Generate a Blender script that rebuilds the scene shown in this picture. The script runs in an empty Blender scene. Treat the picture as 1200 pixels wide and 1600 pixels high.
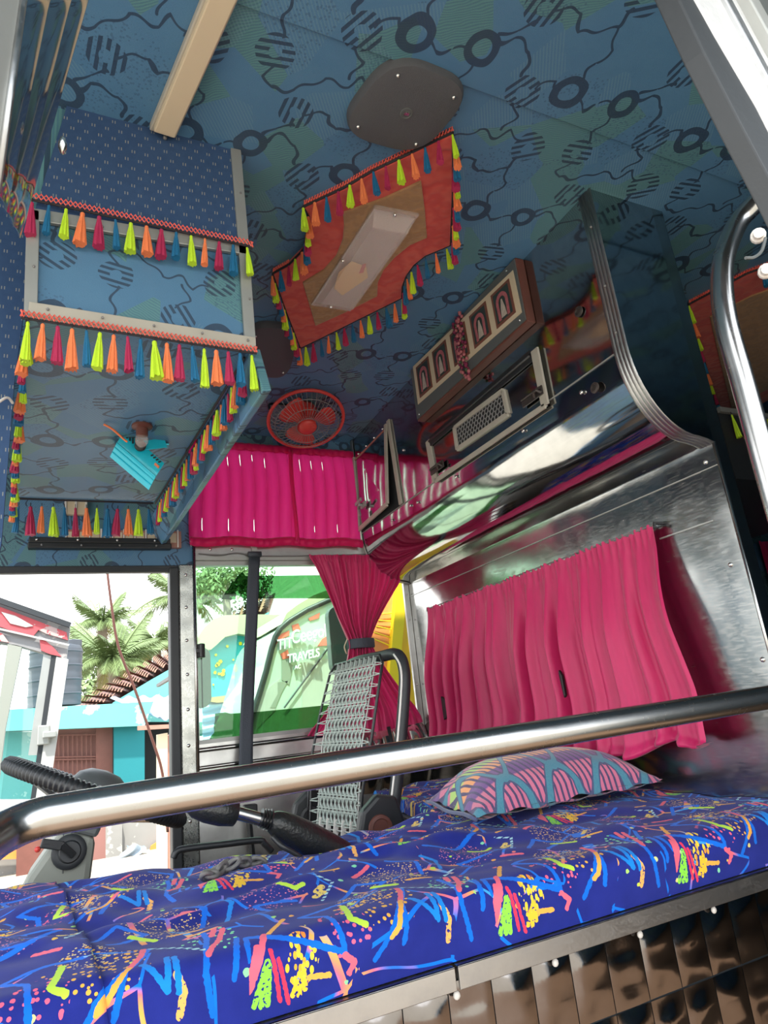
import bpy, bmesh, math, random
import numpy as np
from mathutils import Vector, Matrix
random.seed(7)
SC = bpy.context.scene
COL = SC.collection
# ------------------------------------------------------------------ camera
YAW, PITCH, ROLL, FPX = 0.461934545, 0.290120261, -0.10853969, 1026.17582   # solved from the vanishing points
def _basis():
    cy, sy = math.cos(YAW), math.sin(YAW); cp, sp = math.cos(PITCH), math.sin(PITCH)
    F = np.array([sy*cp, cy*cp, sp]); r = np.array([cy, -sy, 0.0]); u = np.cross(r, F)
    cr, sr = math.cos(ROLL), math.sin(ROLL)
    return cr*r+sr*u, -sr*r+cr*u, F
CR, CU, CF = _basis()
def at(px, py, ax, v):
    """the point of the plane <ax> = v that the photograph shows at (px, py)"""
    d = CR*(px-600)/FPX - CU*(py-800)/FPX + CF
    return Vector(d*(v/d['xyz'.index(ax)]))
cam = bpy.data.cameras.new('camera'); cam_o = bpy.data.objects.new('camera', cam); COL.objects.link(cam_o)
cam.sensor_fit = 'HORIZONTAL'; cam.sensor_width = 36.0; cam.lens = FPX/1200*36.0
cam.clip_start = 0.02; cam.clip_end = 300
cam_o.matrix_world = Matrix(((CR[0], CU[0], -CF[0], 0), (CR[1], CU[1], -CF[1], 0), (CR[2], CU[2], -CF[2], 0), (0, 0, 0, 1)))
SC.camera = cam_o
# ------------------------------------------------------------------ sky, sun, exposure
world = bpy.data.worlds.new('overcast_sky'); SC.world = world; world.use_nodes = True
wn = world.node_tree; wn.nodes.clear()
wo = wn.nodes.new('ShaderNodeOutputWorld'); wb = wn.nodes.new('ShaderNodeBackground')
wt = wn.nodes.new('ShaderNodeTexCoord'); ws = wn.nodes.new('ShaderNodeSeparateXYZ'); wr = wn.nodes.new('ShaderNodeValToRGB')
wn.links.new(wt.outputs['Generated'], ws.inputs[0]); wn.links.new(ws.outputs['Z'], wr.inputs[0])
wr.color_ramp.elements[0].position = 0.0; wr.color_ramp.elements[0].color = (1.0, 0.99, 0.96, 1)
wr.color_ramp.elements[1].position = 0.8; wr.color_ramp.elements[1].color = (0.78, 0.88, 1.0, 1)
wn.links.new(wr.outputs[0], wb.inputs['Color']); wb.inputs['Strength'].default_value = 1.15
wn.links.new(wb.outputs[0], wo.inputs['Surface'])
sun = bpy.data.lights.new('sun', 'SUN'); sun.energy = 3.2; sun.angle = 0.03; sun.color = (1.0, 0.95, 0.86)
sun_o = bpy.data.objects.new('sun', sun); COL.objects.link(sun_o)
sun_o.rotation_euler = Vector((0.30, 0.62, -1.5)).to_track_quat('-Z', 'Y').to_euler()
SC.view_settings.view_transform = 'Standard'; SC.view_settings.look = 'None'
SC.view_settings.gamma = 1.0; SC.view_settings.use_curve_mapping = False
SC.view_settings.exposure = 1.86
# ------------------------------------------------------------------ node helper
class NB:
    def __init__(s, name):
        s.m = bpy.data.materials.new(name); s.m.use_nodes = True; s.t = s.m.node_tree; s.t.nodes.clear()
        s.out = s.t.nodes.new('ShaderNodeOutputMaterial')
    def n(s, typ, **kw):
        nd = s.t.nodes.new(typ)
        for k, v in kw.items(): setattr(nd, k, v)
        return nd
    def put(s, sock, v):
        if isinstance(v, bpy.types.NodeSocket): s.t.links.new(v, sock)
        elif v is not None:
            if sock.type == 'RGBA' and not isinstance(v, (int, float)): v = tuple(v)[:3]+(1,)
            if sock.type == 'VECTOR' and isinstance(v, (int, float)): v = (v, v, v)
            sock.default_value = v
    def math(s, op, a, b=None, c=None, clamp=False):
        nd = s.n('ShaderNodeMath', operation=op, use_clamp=clamp)
        for i, v in enumerate((a, b, c)):
            if v is not None: s.put(nd.inputs[i], v)
        return nd.outputs[0]
    def vm(s, op, a, b=None, c=None, val=False):
        nd = s.n('ShaderNodeVectorMath', operation=op)
        for i, v in enumerate((a, b, c)):
            if v is not None: s.put(nd.inputs[i], v)
        return nd.outputs['Value' if val else 'Vector']
    def mix(s, f, a, b):
        nd = s.n('ShaderNodeMix', data_type='RGBA')
        s.put(nd.inputs['Factor'], f); s.put(nd.inputs[6], a); s.put(nd.inputs[7], b)
        return nd.outputs[2]
    def coord(s, which='Object'):
        return s.n('ShaderNodeTexCoord').outputs[which]
    def sep(s, v):
        nd = s.n('ShaderNodeSeparateXYZ'); s.put(nd.inputs[0], v); return nd.outputs
    def comb(s, x, y, z=0.0):
        nd = s.n('ShaderNodeCombineXYZ')
        for i, v in enumerate((x, y, z)): s.put(nd.inputs[i], v)
        return nd.outputs[0]
    def noise(s, vec, scale, detail=2.0, rough=0.5, col=False):
        nd = s.n('ShaderNodeTexNoise'); s.put(nd.inputs['Vector'], vec)
        nd.inputs['Scale'].default_value = scale; nd.inputs['Detail'].default_value = detail; nd.inputs['Roughness'].default_value = rough
        return nd.outputs['Color' if col else 0]
    def voro(s, vec, scale, rnd=1.0):
        nd = s.n('ShaderNodeTexVoronoi'); s.put(nd.inputs['Vector'], vec)
        nd.inputs['Scale'].default_value = scale; nd.inputs['Randomness'].default_value = rnd
        return nd.outputs['Distance'], nd.outputs['Color']
    def ramp(s, f, stops):
        nd = s.n('ShaderNodeValToRGB'); s.put(nd.inputs[0], f); e = nd.color_ramp.elements
        while len(e) < len(stops): e.new(0.5)
        for el, (p, c) in zip(e, stops): el.position = p; el.color = tuple(c)[:3]+(1,)
        return nd.outputs[0]
    def bump(s, h, strength, dist=0.01):
        nd = s.n('ShaderNodeBump'); s.put(nd.inputs['Height'], h)
        nd.inputs['Strength'].default_value = strength; nd.inputs['Distance'].default_value = dist
        return nd.outputs[0]
    def bsdf(s, color, rough=0.6, metal=0.0, normal=None, spec=None, sheen=0.0, trans=0.0, coat=0.0, emit=None, estr=0.0):
        nd = s.n('ShaderNodeBsdfPrincipled'); i = nd.inputs
        s.put(i['Base Color'], color); s.put(i['Roughness'], rough); s.put(i['Metallic'], metal)
        if normal is not None: s.put(i['Normal'], normal)
        if spec is not None: i['Specular IOR Level'].default_value = spec
        if sheen: i['Sheen Weight'].default_value = sheen
        if trans: i['Transmission Weight'].default_value = trans
        if coat: i['Coat Weight'].default_value = coat
        return nd.outputs[0]
    def done(s, sh):
        s.t.links.new(sh, s.out.inputs['Surface']); return s.m
    def seg_dist(s, p, segs):
        """distance in the plane from p to the nearest of the segments"""
        acc = None
        for (ax, ay), (bx, by) in segs:
            dx, dy = bx-ax, by-ay; q = dx*dx+dy*dy+1e-9
            ap = s.vm('SUBTRACT', (ax, ay, 0), p)
            h = s.math('MAXIMUM', s.math('MINIMUM', s.vm('DOT_PRODUCT', ap, (-dx/q, -dy/q, 0), val=True), 1.0), 0.0)
            v = s.vm('MULTIPLY_ADD', s.comb(h, h, 0), (dx, dy, 0), ap)
            d = s.vm('LENGTH', v, val=True)
            acc = d if acc is None else s.math('MINIMUM', acc, d)
        return acc
    def lt(s, a, b): return s.math('LESS_THAN', a, b)
    def gt(s, a, b): return s.math('GREATER_THAN', a, b)
    def mul(s, a, b): return s.math('MULTIPLY', a, b)
def hexlin(h):
    h = h.lstrip('#'); o = []
    for i in (0, 2, 4):
        c = int(h[i:i+2], 16)/255; o.append(c/12.92 if c <= 0.04045 else ((c+0.055)/1.055)**2.4)
    return tuple(o)
def poly(pts): return list(zip(pts[:-1], pts[1:]))
def plain(name, color, rough=0.6, metal=0.0, var=0.12, scale=12, bump=0.0, bscale=60, spec=None, sheen=0.0, coat=0.0):
    b = NB(name); c = b.coord()
    col = b.mix(b.mul(b.noise(c, scale, 4), var*2), color, tuple(x*(1-var)*0.7 for x in color))
    nm = b.bump(b.noise(c, bscale, 3), bump, 0.004) if bump else None
    return b.done(b.bsdf(col, rough, metal, nm, spec, sheen, coat=coat))
def steel(name, color=(0.66, 0.66, 0.64), rough=0.1, wscale=5.0, wstr=0.25, wdist=0.02, scratch=0.05, stretch=(1, 1, 1)):
    b = NB(name); c = b.vm('MULTIPLY', b.coord(), stretch)
    h = b.noise(c, wscale, 1.5, 0.4)
    sc = b.noise(b.vm('MULTIPLY', c, (30, 3, 22)), 9, 3)
    sp = b.noise(c, 26, 3)
    r = b.math('ADD', b.mul(b.math('SUBTRACT', sc, 0.45, clamp=True), scratch*4), b.math('ADD', b.mul(b.math('SUBTRACT', sp, 0.5, clamp=True), scratch*3), rough))
    col = b.mix(b.math('SUBTRACT', sp, 0.35, clamp=True), color, tuple(x*0.72 for x in color))
    return b.done(b.bsdf(col, r, 1.0, b.bump(h, wstr, wdist)))
def glass(name, tint, gloss=0.06, rough=0.02):
    b = NB(name)
    t = b.n('ShaderNodeBsdfTransparent'); t.inputs[0].default_value = tuple(tint)+(1,)
    g = b.n('ShaderNodeBsdfGlossy'); g.inputs['Roughness'].default_value = rough
    f = b.n('ShaderNodeFresnel'); f.inputs[0].default_value = 1.45
    m = b.n('ShaderNodeMixShader'); b.t.links.new(f.outputs[0], m.inputs[0])
    b.t.links.new(t.outputs[0], m.inputs[1]); b.t.links.new(g.outputs[0], m.inputs[2])
    return b.done(m.outputs[0])
def fabric_lining(name, axes, T=0.42, gain=1.0):
    """upholstery vinyl: blue ground, hatched green patches, dark rings, striped rings and wandering lines"""
    b = NB(name); c = b.sep(b.coord()); u, v = c[axes[0]], c[axes[1]]
    uv = b.comb(u, v, 0)
    cell, ccol = b.voro(uv, 8.0)
    p = b.vm('FRACTION', b.vm('MULTIPLY', b.vm('ADD', uv, (40*T+.11, 40*T+.05, 0)), (1/T, 1/T, 1/T)))
    pw = b.vm('ADD', p, b.vm('MULTIPLY', b.vm('SUBTRACT', b.noise(uv, 14, 1, col=True), (.5, .5, .5)), (.05, .05, 0)))
    px_ = b.sep(p)
    pr0 = b.vm('MULTIPLY', pw, (1, 1, 0))
    pw = b.vm('ADD', pr0, b.comb(b.mul(b.math('SINE', b.mul(px_[1], 37.7)), .016), b.mul(b.math('SINE', b.mul(px_[0], 43.98)), .014), 0))
    cs = b.sep(ccol)
    hatch = b.gt(b.math('SINE', b.math('ADD', b.mul(u, 560), b.math('ADD', b.mul(v, 900), b.mul(b.noise(uv, 22, 1), 20)))), -0.1)
    patch = b.gt(cs[0], 0.66)
    base = b.mix(b.mul(b.noise(uv, 7, 2), 1.0), tuple(gain*x for x in (0.062, 0.165, 0.30)), tuple(gain*x for x in (0.085, 0.20, 0.325)))
    green = b.mix(hatch, tuple(gain*x for x in (0.068, 0.17, 0.20)), tuple(gain*x for x in (0.10, 0.235, 0.225)))
    col = b.mix(b.mul(patch, 0.8), base, green)
    light = b.mul(b.gt(cs[1], 0.72), b.gt(b.math('SINE', b.math('SUBTRACT', b.mul(u, 700), b.mul(v, 500))), 0.3))
    col = b.mix(b.mul(light, 0.35), col, tuple(gain*x for x in (0.15, 0.27, 0.33)))
    dots = b.mul(b.lt(b.voro(uv, 120)[0], 0.33), b.gt(cs[2], 0.78))
    col = b.mix(b.mul(dots, .45), col, (0.04, 0.08, 0.16))
    curves = []
    for pts in ([(.15, .24), (.12, .33), (.14, .47)], [(.14, .63), (.12, .70), (.17, .76), (.30, .72), (.42, .60), (.55, .62), (.63, .55), (.72, .59)],
                [(.52, .37), (.58, .45), (.56, .55)], [(.58, .24), (.66, .15), (.71, .19)], [(.22, .10), (.30, .04), (.40, .07), (.46, .22)],
                [(.34, .94), (.27, 1.0)], [(.27, 0), (.21, .07)], [(.80, .70), (.76, .80), (.84, .90), (.80, 1.0)], [(.80, 0), (.79, .11)],
                [(.86, .20), (.93, .25), (1, .20)], [(0, .20), (.07, .17)], [(.40, .84), (.52, .80), (.61, .90), (.76, .80)]):
        curves += poly(pts)
    d = b.seg_dist(pw, curves)
    dark = b.lt(d, 0.0085)
    for (cx, cy, r, w) in ((.15, .15, .072, .024), (.78, .20, .078, .026)):
        dd = b.vm('LENGTH', b.vm('SUBTRACT', pr0, (cx, cy, 0)), val=True)
        dark = b.math('MAXIMUM', dark, b.lt(b.math('ABSOLUTE', b.math('SUBTRACT', dd, r)), w))
    ps = b.sep(p)
    for (cx, cy, r, w, a) in ((.52, .29, .075, .034, .5), (.14, .55, .07, .034, 1.4), (.34, .86, .07, .034, .1), (.80, .62, .075, .034, 1.0)):
        dd = b.vm('LENGTH', b.vm('SUBTRACT', pr0, (cx, cy, 0)), val=True)
        st = b.gt(b.math('SINE', b.vm('DOT_PRODUCT', p, (math.cos(a)*150, math.sin(a)*150, 0), val=True)), 0.0)
        dark = b.math('MAXIMUM', dark, b.mul(st, b.lt(b.math('ABSOLUTE', b.math('SUBTRACT', dd, r)), w)))
    col = b.mix(b.mul(dark, 0.85), col, (0.022, 0.04, 0.075))
    weave = b.math('ADD', b.noise(b.vm('MULTIPLY', uv, (1, 3, 1)), 260, 2), b.mul(dark, -0.6))
    return b.done(b.bsdf(col, 0.42, 0, b.bump(weave, 0.35, 0.002), 0.45))
def fabric_navy(name, axes):
    """navy cloth with staggered pairs of pale dashes"""
    b = NB(name); c = b.sep(b.coord()); u, v = c[axes[0]], c[axes[1]]
    s = 1/0.0245
    row = b.math('FLOOR', b.mul(v, s*1.0))
    uu = b.math('FRACT', b.math('ADD', b.math('ADD', b.mul(u, s*0.85), 100.0), b.mul(row, 0.5)))
    vv = b.math('FRACT', b.math('ADD', b.mul(v, s*1.0), 100.0))
    inv = b.lt(b.math('ABSOLUTE', b.math('SUBTRACT', vv, 0.5)), 0.17)
    bars = b.lt(b.math('ABSOLUTE', b.math('SUBTRACT', b.math('ABSOLUTE', b.math('SUBTRACT', uu, 0.5)), 0.10)), 0.035)
    col = b.mix(b.noise(b.coord(), 60, 3), (0.018, 0.05, 0.13), (0.03, 0.075, 0.17))
    col = b.mix(b.mul(inv, bars), col, (0.21, 0.22, 0.22))
    return b.done(b.bsdf(col, 0.85, 0, b.bump(b.noise(b.coord(), 500, 2), 0.3, 0.001)))
def fabric_bed(name, T=0.43, wash=0.0):
    """blue plush moquette printed with bright strokes, dots and triangles"""
    b = NB(name); uv = b.coord('UV')
    p0 = b.vm('FRACTION', b.vm('ADD', uv, (20.0, 20.0, 0)))
    p = b.vm('ADD', p0, b.vm('MULTIPLY', b.vm('SUBTRACT', b.noise(uv, 60, 1, col=True), (.5, .5, .5)), (.010, .010, 0)))
    p = b.vm('MULTIPLY', p, (1, 1, 0))
    ps = b.sep(p)
    col = b.mix(b.noise(uv, 9, 3), (0.008, 0.016, 0.17), (0.02, 0.034, 0.30))
    def near(cx, cy, r):
        return b.lt(b.vm('LENGTH', b.vm('MULTIPLY', b.vm('SUBTRACT', p, (cx, cy, 0)), (1, 1, 0)), val=True), r)
    vd, vc = b.voro(uv, 46); vr = b.sep(vc)
    dot = b.lt(vd, 0.36)
    vd2, vc2 = b.voro(uv, 85); dot2 = b.lt(vd2, 0.34); vr2 = b.sep(vc2)
    col = b.mix(b.mul(b.mul(dot, near(.54, .33, .17)), b.gt(vr[0], .25)), col, (.95, .50, .06))
    col = b.mix(b.mul(b.mul(dot2, near(.52, .43, .10)), b.gt(vr2[0], .2)), col, (.85, .65, .25))
    col = b.mix(b.mul(b.mul(dot, near(.36, .22, .10)), b.gt(vr[1], .3)), col, (.95, .15, .25))
    col = b.mix(b.mul(b.mul(dot2, near(.80, .70, .17)), b.gt(vr2[1], .3)), col, (.9, .6, .2))
    col = b.mix(b.mul(b.mul(dot2, near(.25, .78, .14)), b.gt(vr2[2], .3)), col, (.85, .25, .35))
    col = b.mix(b.mul(b.mul(dot, near(.93, .36, .12)), b.gt(vr[2], .55)), col, (.25, .85, .40))
    def strokes(pts_list, w, colr, dash=None):
        segs = []
        for pts in pts_list: segs += poly(pts)
        m = b.lt(b.seg_dist(p, segs), w)
        if dash is not None: m = b.mul(m, dash)
        return b.mix(m, col, colr)
    ed = b.n('ShaderNodeTexVoronoi', feature='DISTANCE_TO_EDGE'); b.put(ed.inputs['Vector'], b.vm('ADD', uv, b.vm('MULTIPLY', b.noise(uv, 3, 1, col=True), (.10, .10, 0)))); ed.inputs['Scale'].default_value = 3.4
    gate = b.gt(b.noise(uv, 5.5, 1), .47)
    eline = b.mul(b.lt(ed.outputs['Distance'], .019), gate)
    hue = b.ramp(b.noise(uv, 2.6, 1), [(0, (.004, .18, .80)), (.50, (.004, .20, .85)), (.54, (.95, .20, .25)), (.60, (1.0, .5, .08)), (.64, (.02, .35, .85)), (1, (.3, .65, .85))])
    col = b.mix(eline, col, hue)
    cvd, cvc = b.voro(uv, 17); cv = b.sep(cvc)
    conf = b.mul(b.lt(b.math('ADD', cvd, b.mul(b.noise(uv, 40, 2), .25)), .33), b.gt(cv[0], .80))
    col = b.mix(conf, col, b.ramp(cv[1], [(0, (.95, .15, .22)), (.3, (1, .5, .06)), (.55, (.55, .9, .08)), (.75, (.2, .8, .5)), (1, (.95, .75, .2))]))
    # filled wedges drawn as bundles of tapering strokes
    dash = b.gt(b.math('SINE', b.mul(ps[1], 240)), -0.35)
    brk = b.gt(b.noise(uv, 70, 2), 0.40)
    col = strokes([[(.015, .05), (.065, .17)], [(.040, .045), (.067, .16)], [(.062, .045), (.069, .15)]], .0105, (.30, .85, .06), brk)
    col = strokes([[(.105, .045), (.082, .20)], [(.135, .03), (.105, .17)]], .0075, (.85, .05, .10))
    ysd, ysc = b.voro(b.vm('MULTIPLY', uv, (1, .55, 1)), 62)
    yreg = b.lt(b.vm('LENGTH', b.vm('MULTIPLY', b.vm('SUBTRACT', p, (.185, .155, 0)), (1.15, .85, 0)), val=True), .074)
    col = b.mix(b.mul(yreg, b.lt(ysd, .47)), col, b.ramp(b.sep(ysc)[0], [(0, (1.0, .30, .03)), (.3, (1.0, .62, .03)), (1, (1.0, .75, .05))]))
    col = strokes([[(.150, .05), (.178, .11)], [(.172, .045), (.185, .12)], [(.195, .06), (.192, .13)]], .0095, (1.0, .62, .03), brk)
    col = strokes([[(.775, .08), (.79, .15), (.77, .20)]], .012, (1.0, .50, .12), brk)
    # blue lines
    col = strokes([[(.00, .19), (.02, .28), (.345, .14), (.33, .31), (.25, .38), (.40, .43), (.50, .43)],
                   [(.71, .43), (.68, .35), (.64, .28), (.46, .09)], [(.62, .26), (.58, .12)],
                   [(.90, .45), (.90, .38), (.86, .18), (.88, .06)], [(.95, .15), (.99, .30)],
                   [(.06, .52), (.20, .60), (.16, .72), (.33, .69)], [(.50, .60), (.62, .72), (.72, .62), (.58, .55)],
                   [(.10, .95), (.24, .88), (.42, .96)], [(.86, .90), (.97, .80), (.93, .66)]], 0.0105, (.004, .17, .80))
    col = strokes([[(.67, .27), (.74, .16), (.75, .28)], [(.775, .15), (.772, .27)], [(.03, .66), (.08, .80), (.04, .88)]], .010, (.01, .26, .80))
    # pink and red
    col = strokes([[(.69, .435), (.675, .36), (.63, .27)], [(.345, .13), (.38, .10), (.36, .07)], [(.04, .22), (.0, .14)], [(.97, .44), (.935, .33), (.88, .24)],
                   [(.94, .46), (.92, .39)], [(.08, .27), (.05, .20), (.0, .10)], [(.34, .60), (.42, .55)], [(.66, .84), (.76, .90)]], .011, (.98, .16, .22))
    # orange, yellow, lime, pale
    col = strokes([[(.63, .27), (.56, .17), (.53, .15)], [(.19, .40), (.10, .27)], [(.21, .09), (.285, .08)], [(.52, .90), (.62, .93)], [(.80, .55), (.90, .52)]], .0095, (1.0, .48, .07))
    col = strokes([[(.43, .39), (.415, .30), (.40, .24), (.44, .21)], [(.30, .84), (.36, .78), (.40, .80)], [(.66, .62), (.74, .54)]], .0125, (.60, .90, .06))
    col = strokes([[(.71, .43), (.78, .37), (.87, .27)], [(.50, .435), (.60, .44)], [(.44, .66), (.54, .80), (.48, .86)], [(.0, .58), (.08, .62)]], .007, (.45, .75, .80), dash)
    col = strokes([[(.42, .70), (.47, .73)], [(.44, .74), (.48, .77)], [(.85, .60), (.90, .64)]], .014, (.95, .70, .15), brk)
    pile = b.noise(uv, 520, 2)
    col = b.mix(b.mul(pile, 0.30), col, (0.02, 0.02, 0.12))
    if wash: col = b.mix(wash, col, (0.10, 0.22, 0.62))
    return b.done(b.bsdf(col, 0.75, 0, b.bump(pile, 0.25, 0.002), 0.08, sheen=0.08))
def fabric_pillow(name):
    b = NB(name); uv = b.coord('UV'); s = b.sep(uv); u, v = s[0], s[1]
    vf = b.math('FRACT', b.mul(v, 3.6))
    band = b.ramp(vf, [(0, (.62, .13, .24)), (.22, (.62, .16, .25)), (.24, (.13, .04, .22)), (.45, (.15, .05, .24)), (.47, (.85, .33, .10)), (.68, (.85, .38, .12)), (.70, (.42, .66, .12)), (.92, (.40, .62, .12)), (.94, (.60, .14, .24))])
    bt = b.n('ShaderNodeTexCoord')
    lines = b.lt(b.math('SINE', b.math('ADD', b.mul(u, 330), b.mul(v, 70))), -0.35)
    col = b.mix(lines, band, (.03, .02, .10))
    ph = b.math('SINE', b.mul(u, 38))
    w1 = b.math('ABSOLUTE', b.math('SUBTRACT', vf, b.math('MULTIPLY_ADD', ph, .30, .52)))
    w2 = b.math('ABSOLUTE', b.math('SUBTRACT', vf, b.math('MULTIPLY_ADD', ph, -.16, .08)))
    w = b.math('MINIMUM', w1, w2)
    col = b.mix(b.lt(w, .085), col, (.02, .05, .14))
    col = b.mix(b.lt(w, .058), col, (.02, .22, .30))
    col = b.mix(b.mul(b.noise(uv, 260, 2), .2), col, (.6, .5, .6))
    return b.done(b.bsdf(col, 0.85, 0, b.bump(b.noise(uv, 300, 2), 0.25, 0.002), 0.2, sheen=0.3))
def satin(name, color, tr=.25):
    b = NB(name); c = b.coord()
    col = b.mix(b.noise(b.vm('MULTIPLY', c, (1, 1, .25)), 90, 3), color, tuple(x*0.80 for x in color))
    p = b.bsdf(col, 0.45, 0, b.bump(b.noise(b.vm('MULTIPLY', c, (1, 1, .15)), 160, 2), 0.15, 0.002), 0.4, sheen=0.25)
    t = b.n('ShaderNodeBsdfTranslucent'); t.inputs[0].default_value = tuple(color)+(1,)
    m = b.n('ShaderNodeMixShader'); m.inputs[0].default_value = tr
    b.t.links.new(p, m.inputs[1]); b.t.links.new(t.outputs[0], m.inputs[2])
    return b.done(m.outputs[0])
def velvet(name, c1, c2, scale=8):
    b = NB(name); c = b.coord()
    d = b.noise(b.vm('MULTIPLY', c, (1, 1, 1)), scale, 3)
    wv = b.math('SINE', b.mul(d, 34))
    col = b.mix(b.math('MULTIPLY_ADD', wv, .35, .4), c1, c2)
    return b.done(b.bsdf(col, 0.7, 0, b.bump(wv, 0.25, 0.003), 0.3, sheen=0.3))
# ------------------------------------------------------------------ mesh helper
V3 = Vector
class MB:
    def __init__(s): s.v = []; s.f = []; s.uv = []; s.mi = []
    def add(s, vs, fs, uvs=None, mi=0):
        o = len(s.v); s.v += [tuple(p) for p in vs]
        for k, f in enumerate(fs):
            s.f.append(tuple(i+o for i in f)); s.mi.append(mi)
            s.uv.append([uvs[i] for i in f] if uvs else None)
        return s
    def box(s, a, b, mi=0):
        (x0, y0, z0), (x1, y1, z1) = a, b
        return s.hexa([(x0, y0, z0), (x1, y0, z0), (x1, y1, z0), (x0, y1, z0), (x0, y0, z1), (x1, y0, z1), (x1, y1, z1), (x0, y1, z1)], mi)
    def hexa(s, p, mi=0):
        return s.add(p, [(0, 3, 2, 1), (4, 5, 6, 7), (0, 1, 5, 4), (1, 2, 6, 5), (2, 3, 7, 6), (3, 0, 4, 7)], mi=mi)
    def prism(s, pts, vec, mi=0):
        """a closed outline pushed along vec"""
        n = len(pts); pts = [V3(p) for p in pts]; vec = V3(vec)
        nrm = V3((0, 0, 0))
        for i in range(n): nrm += pts[i].cross(pts[(i+1) % n])
        if nrm.dot(vec) > 0: pts = pts[::-1]
        vs = pts+[p+vec for p in pts]
        fs = [tuple(range(n)), tuple(range(2*n-1, n-1, -1))]
        fs += [((i+1) % n, i, i+n, (i+1) % n+n) for i in range(n)]
        return s.add(vs, fs, mi=mi)
    def beam(s, a, b, w, h, up=(0, 0, 1), mi=0):
        a, b = V3(a), V3(b); d = (b-a).normalized(); x = d.cross(V3(up)); 
        if x.length < 1e-5: x = d.cross(V3((1, 0, 0)))
        x.normalize(); y = x.cross(d); x *= w/2; y *= h/2
        return s.hexa([a-x-y, a+x-y, b+x-y, b-x-y, a-x+y, a+x+y, b+x+y, b-x+y], mi)
    def tube(s, pts, r, n=8, closed=False, caps=True, mi=0):
        pts = [V3(p) for p in pts]; m = len(pts); vs = []; fs = []; prev = None
        rs = r if isinstance(r, (list, tuple)) else [r]*m
        for i, p in enumerate(pts):
            if closed: t = (pts[(i+1) % m]-pts[i-1])
            else: t = pts[min(i+1, m-1)]-pts[max(i-1, 0)]
            t.normalize()
            if prev is None:
                a = t.cross(V3((0, 0, 1)))
                if a.length < 0.05: a = t.cross(V3((1, 0, 0)))
            else: a = prev-t*prev.dot(t)
            a.normalize(); prev = a; b = t.cross(a)
            for k in range(n):
                w = 2*math.pi*k/n; vs.append(p+(a*math.cos(w)+b*math.sin(w))*rs[i])
        for i in range(m if closed else m-1):
            j = (i+1) % m
            for k in range(n):
                q = (k+1) % n; fs.append((i*n+k, i*n+q, j*n+q, j*n+k))
        if caps and not closed:
            fs.append(tuple(range(n-1, -1, -1))); fs.append(tuple((m-1)*n+k for k in range(n)))
        return s.add(vs, fs, mi=mi)
    def lathe(s, c, axis, prof, n=20, mi=0):
        """prof: (radius, height along axis)"""
        c = V3(c); ax = V3(axis).normalized(); x = ax.cross(V3((0, 0, 1)))
        if x.length < 0.05: x = ax.cross(V3((1, 0, 0)))
        x.normalize(); y = ax.cross(x); vs = []; fs = []
        for (r, h) in prof:
            for k in range(n):
                w = 2*math.pi*k/n; vs.append(c+ax*h+(x*math.cos(w)+y*math.sin(w))*max(r, 1e-5))
        for i in range(len(prof)-1):
            for k in range(n):
                q = (k+1) % n; fs.append((i*n+k, i*n+q, (i+1)*n+q, (i+1)*n+k))
        fs.append(tuple(range(n-1, -1, -1))); fs.append(tuple((len(prof)-1)*n+k for k in range(n)))
        return s.add(vs, fs, mi=mi)
    def ball(s, c, r, n=10, m=6, sc=(1, 1, 1), mi=0):
        vs = []; fs = []; c = V3(c)
        for i in range(m+1):
            th = math.pi*i/m
            for k in range(n):
                w = 2*math.pi*k/n
                vs.append(c+V3((r*sc[0]*math.sin(th)*math.cos(w), r*sc[1]*math.sin(th)*math.sin(w), r*sc[2]*math.cos(th))))
        for i in range(m):
            for k in range(n):
                q = (k+1) % n; fs.append((i*n+k, (i+1)*n+k, (i+1)*n+q, i*n+q))
        return s.add(vs, fs, mi=mi)
    def grid(s, fn, nu, nv, uvfn=None, mi=0, skip=None):
        vs = []; uv = []; fs = []
        for j in range(nv+1):
            for i in range(nu+1):
                a, b = i/nu, j/nv; vs.append(fn(a, b)); uv.append(uvfn(a, b) if uvfn else (a, b))
        w = nu+1
        for j in range(nv):
            for i in range(nu):
                if skip and skip(i, j): continue
                fs.append((j*w+i, j*w+i+1, (j+1)*w+i+1, (j+1)*w+i))
        return s.add(vs, fs, uv, mi)
    def mesh(s, name, mats, smooth=False, off=V3((0, 0, 0)), angle=None):
        me = bpy.data.meshes.new(name)
        me.from_pydata([V3(p)-off for p in s.v], [], s.f)
        for m in (mats if isinstance(mats, (list, tuple)) else [mats]): me.materials.append(m)
        if any(s.mi): me.polygons.foreach_set('material_index', s.mi)
        if any(u is not None for u in s.uv):
            l = me.uv_layers.new(name='UVMap'); fl = []
            for f, u in zip(s.f, s.uv):
                for k in range(len(f)): fl += list(u[k]) if u else [0, 0]
            l.data.foreach_set('uv', fl)
        bm = bmesh.new(); bm.from_mesh(me)
        if s.closed_fix: bmesh.ops.recalc_face_normals(bm, faces=bm.faces)
        bm.to_mesh(me); bm.free()
        if smooth:
            me.polygons.foreach_set('use_smooth', [True]*len(me.polygons))
            if angle: me.set_sharp_from_angle(angle=math.radians(angle))
        me.update(); return me
    closed_fix = True
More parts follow.
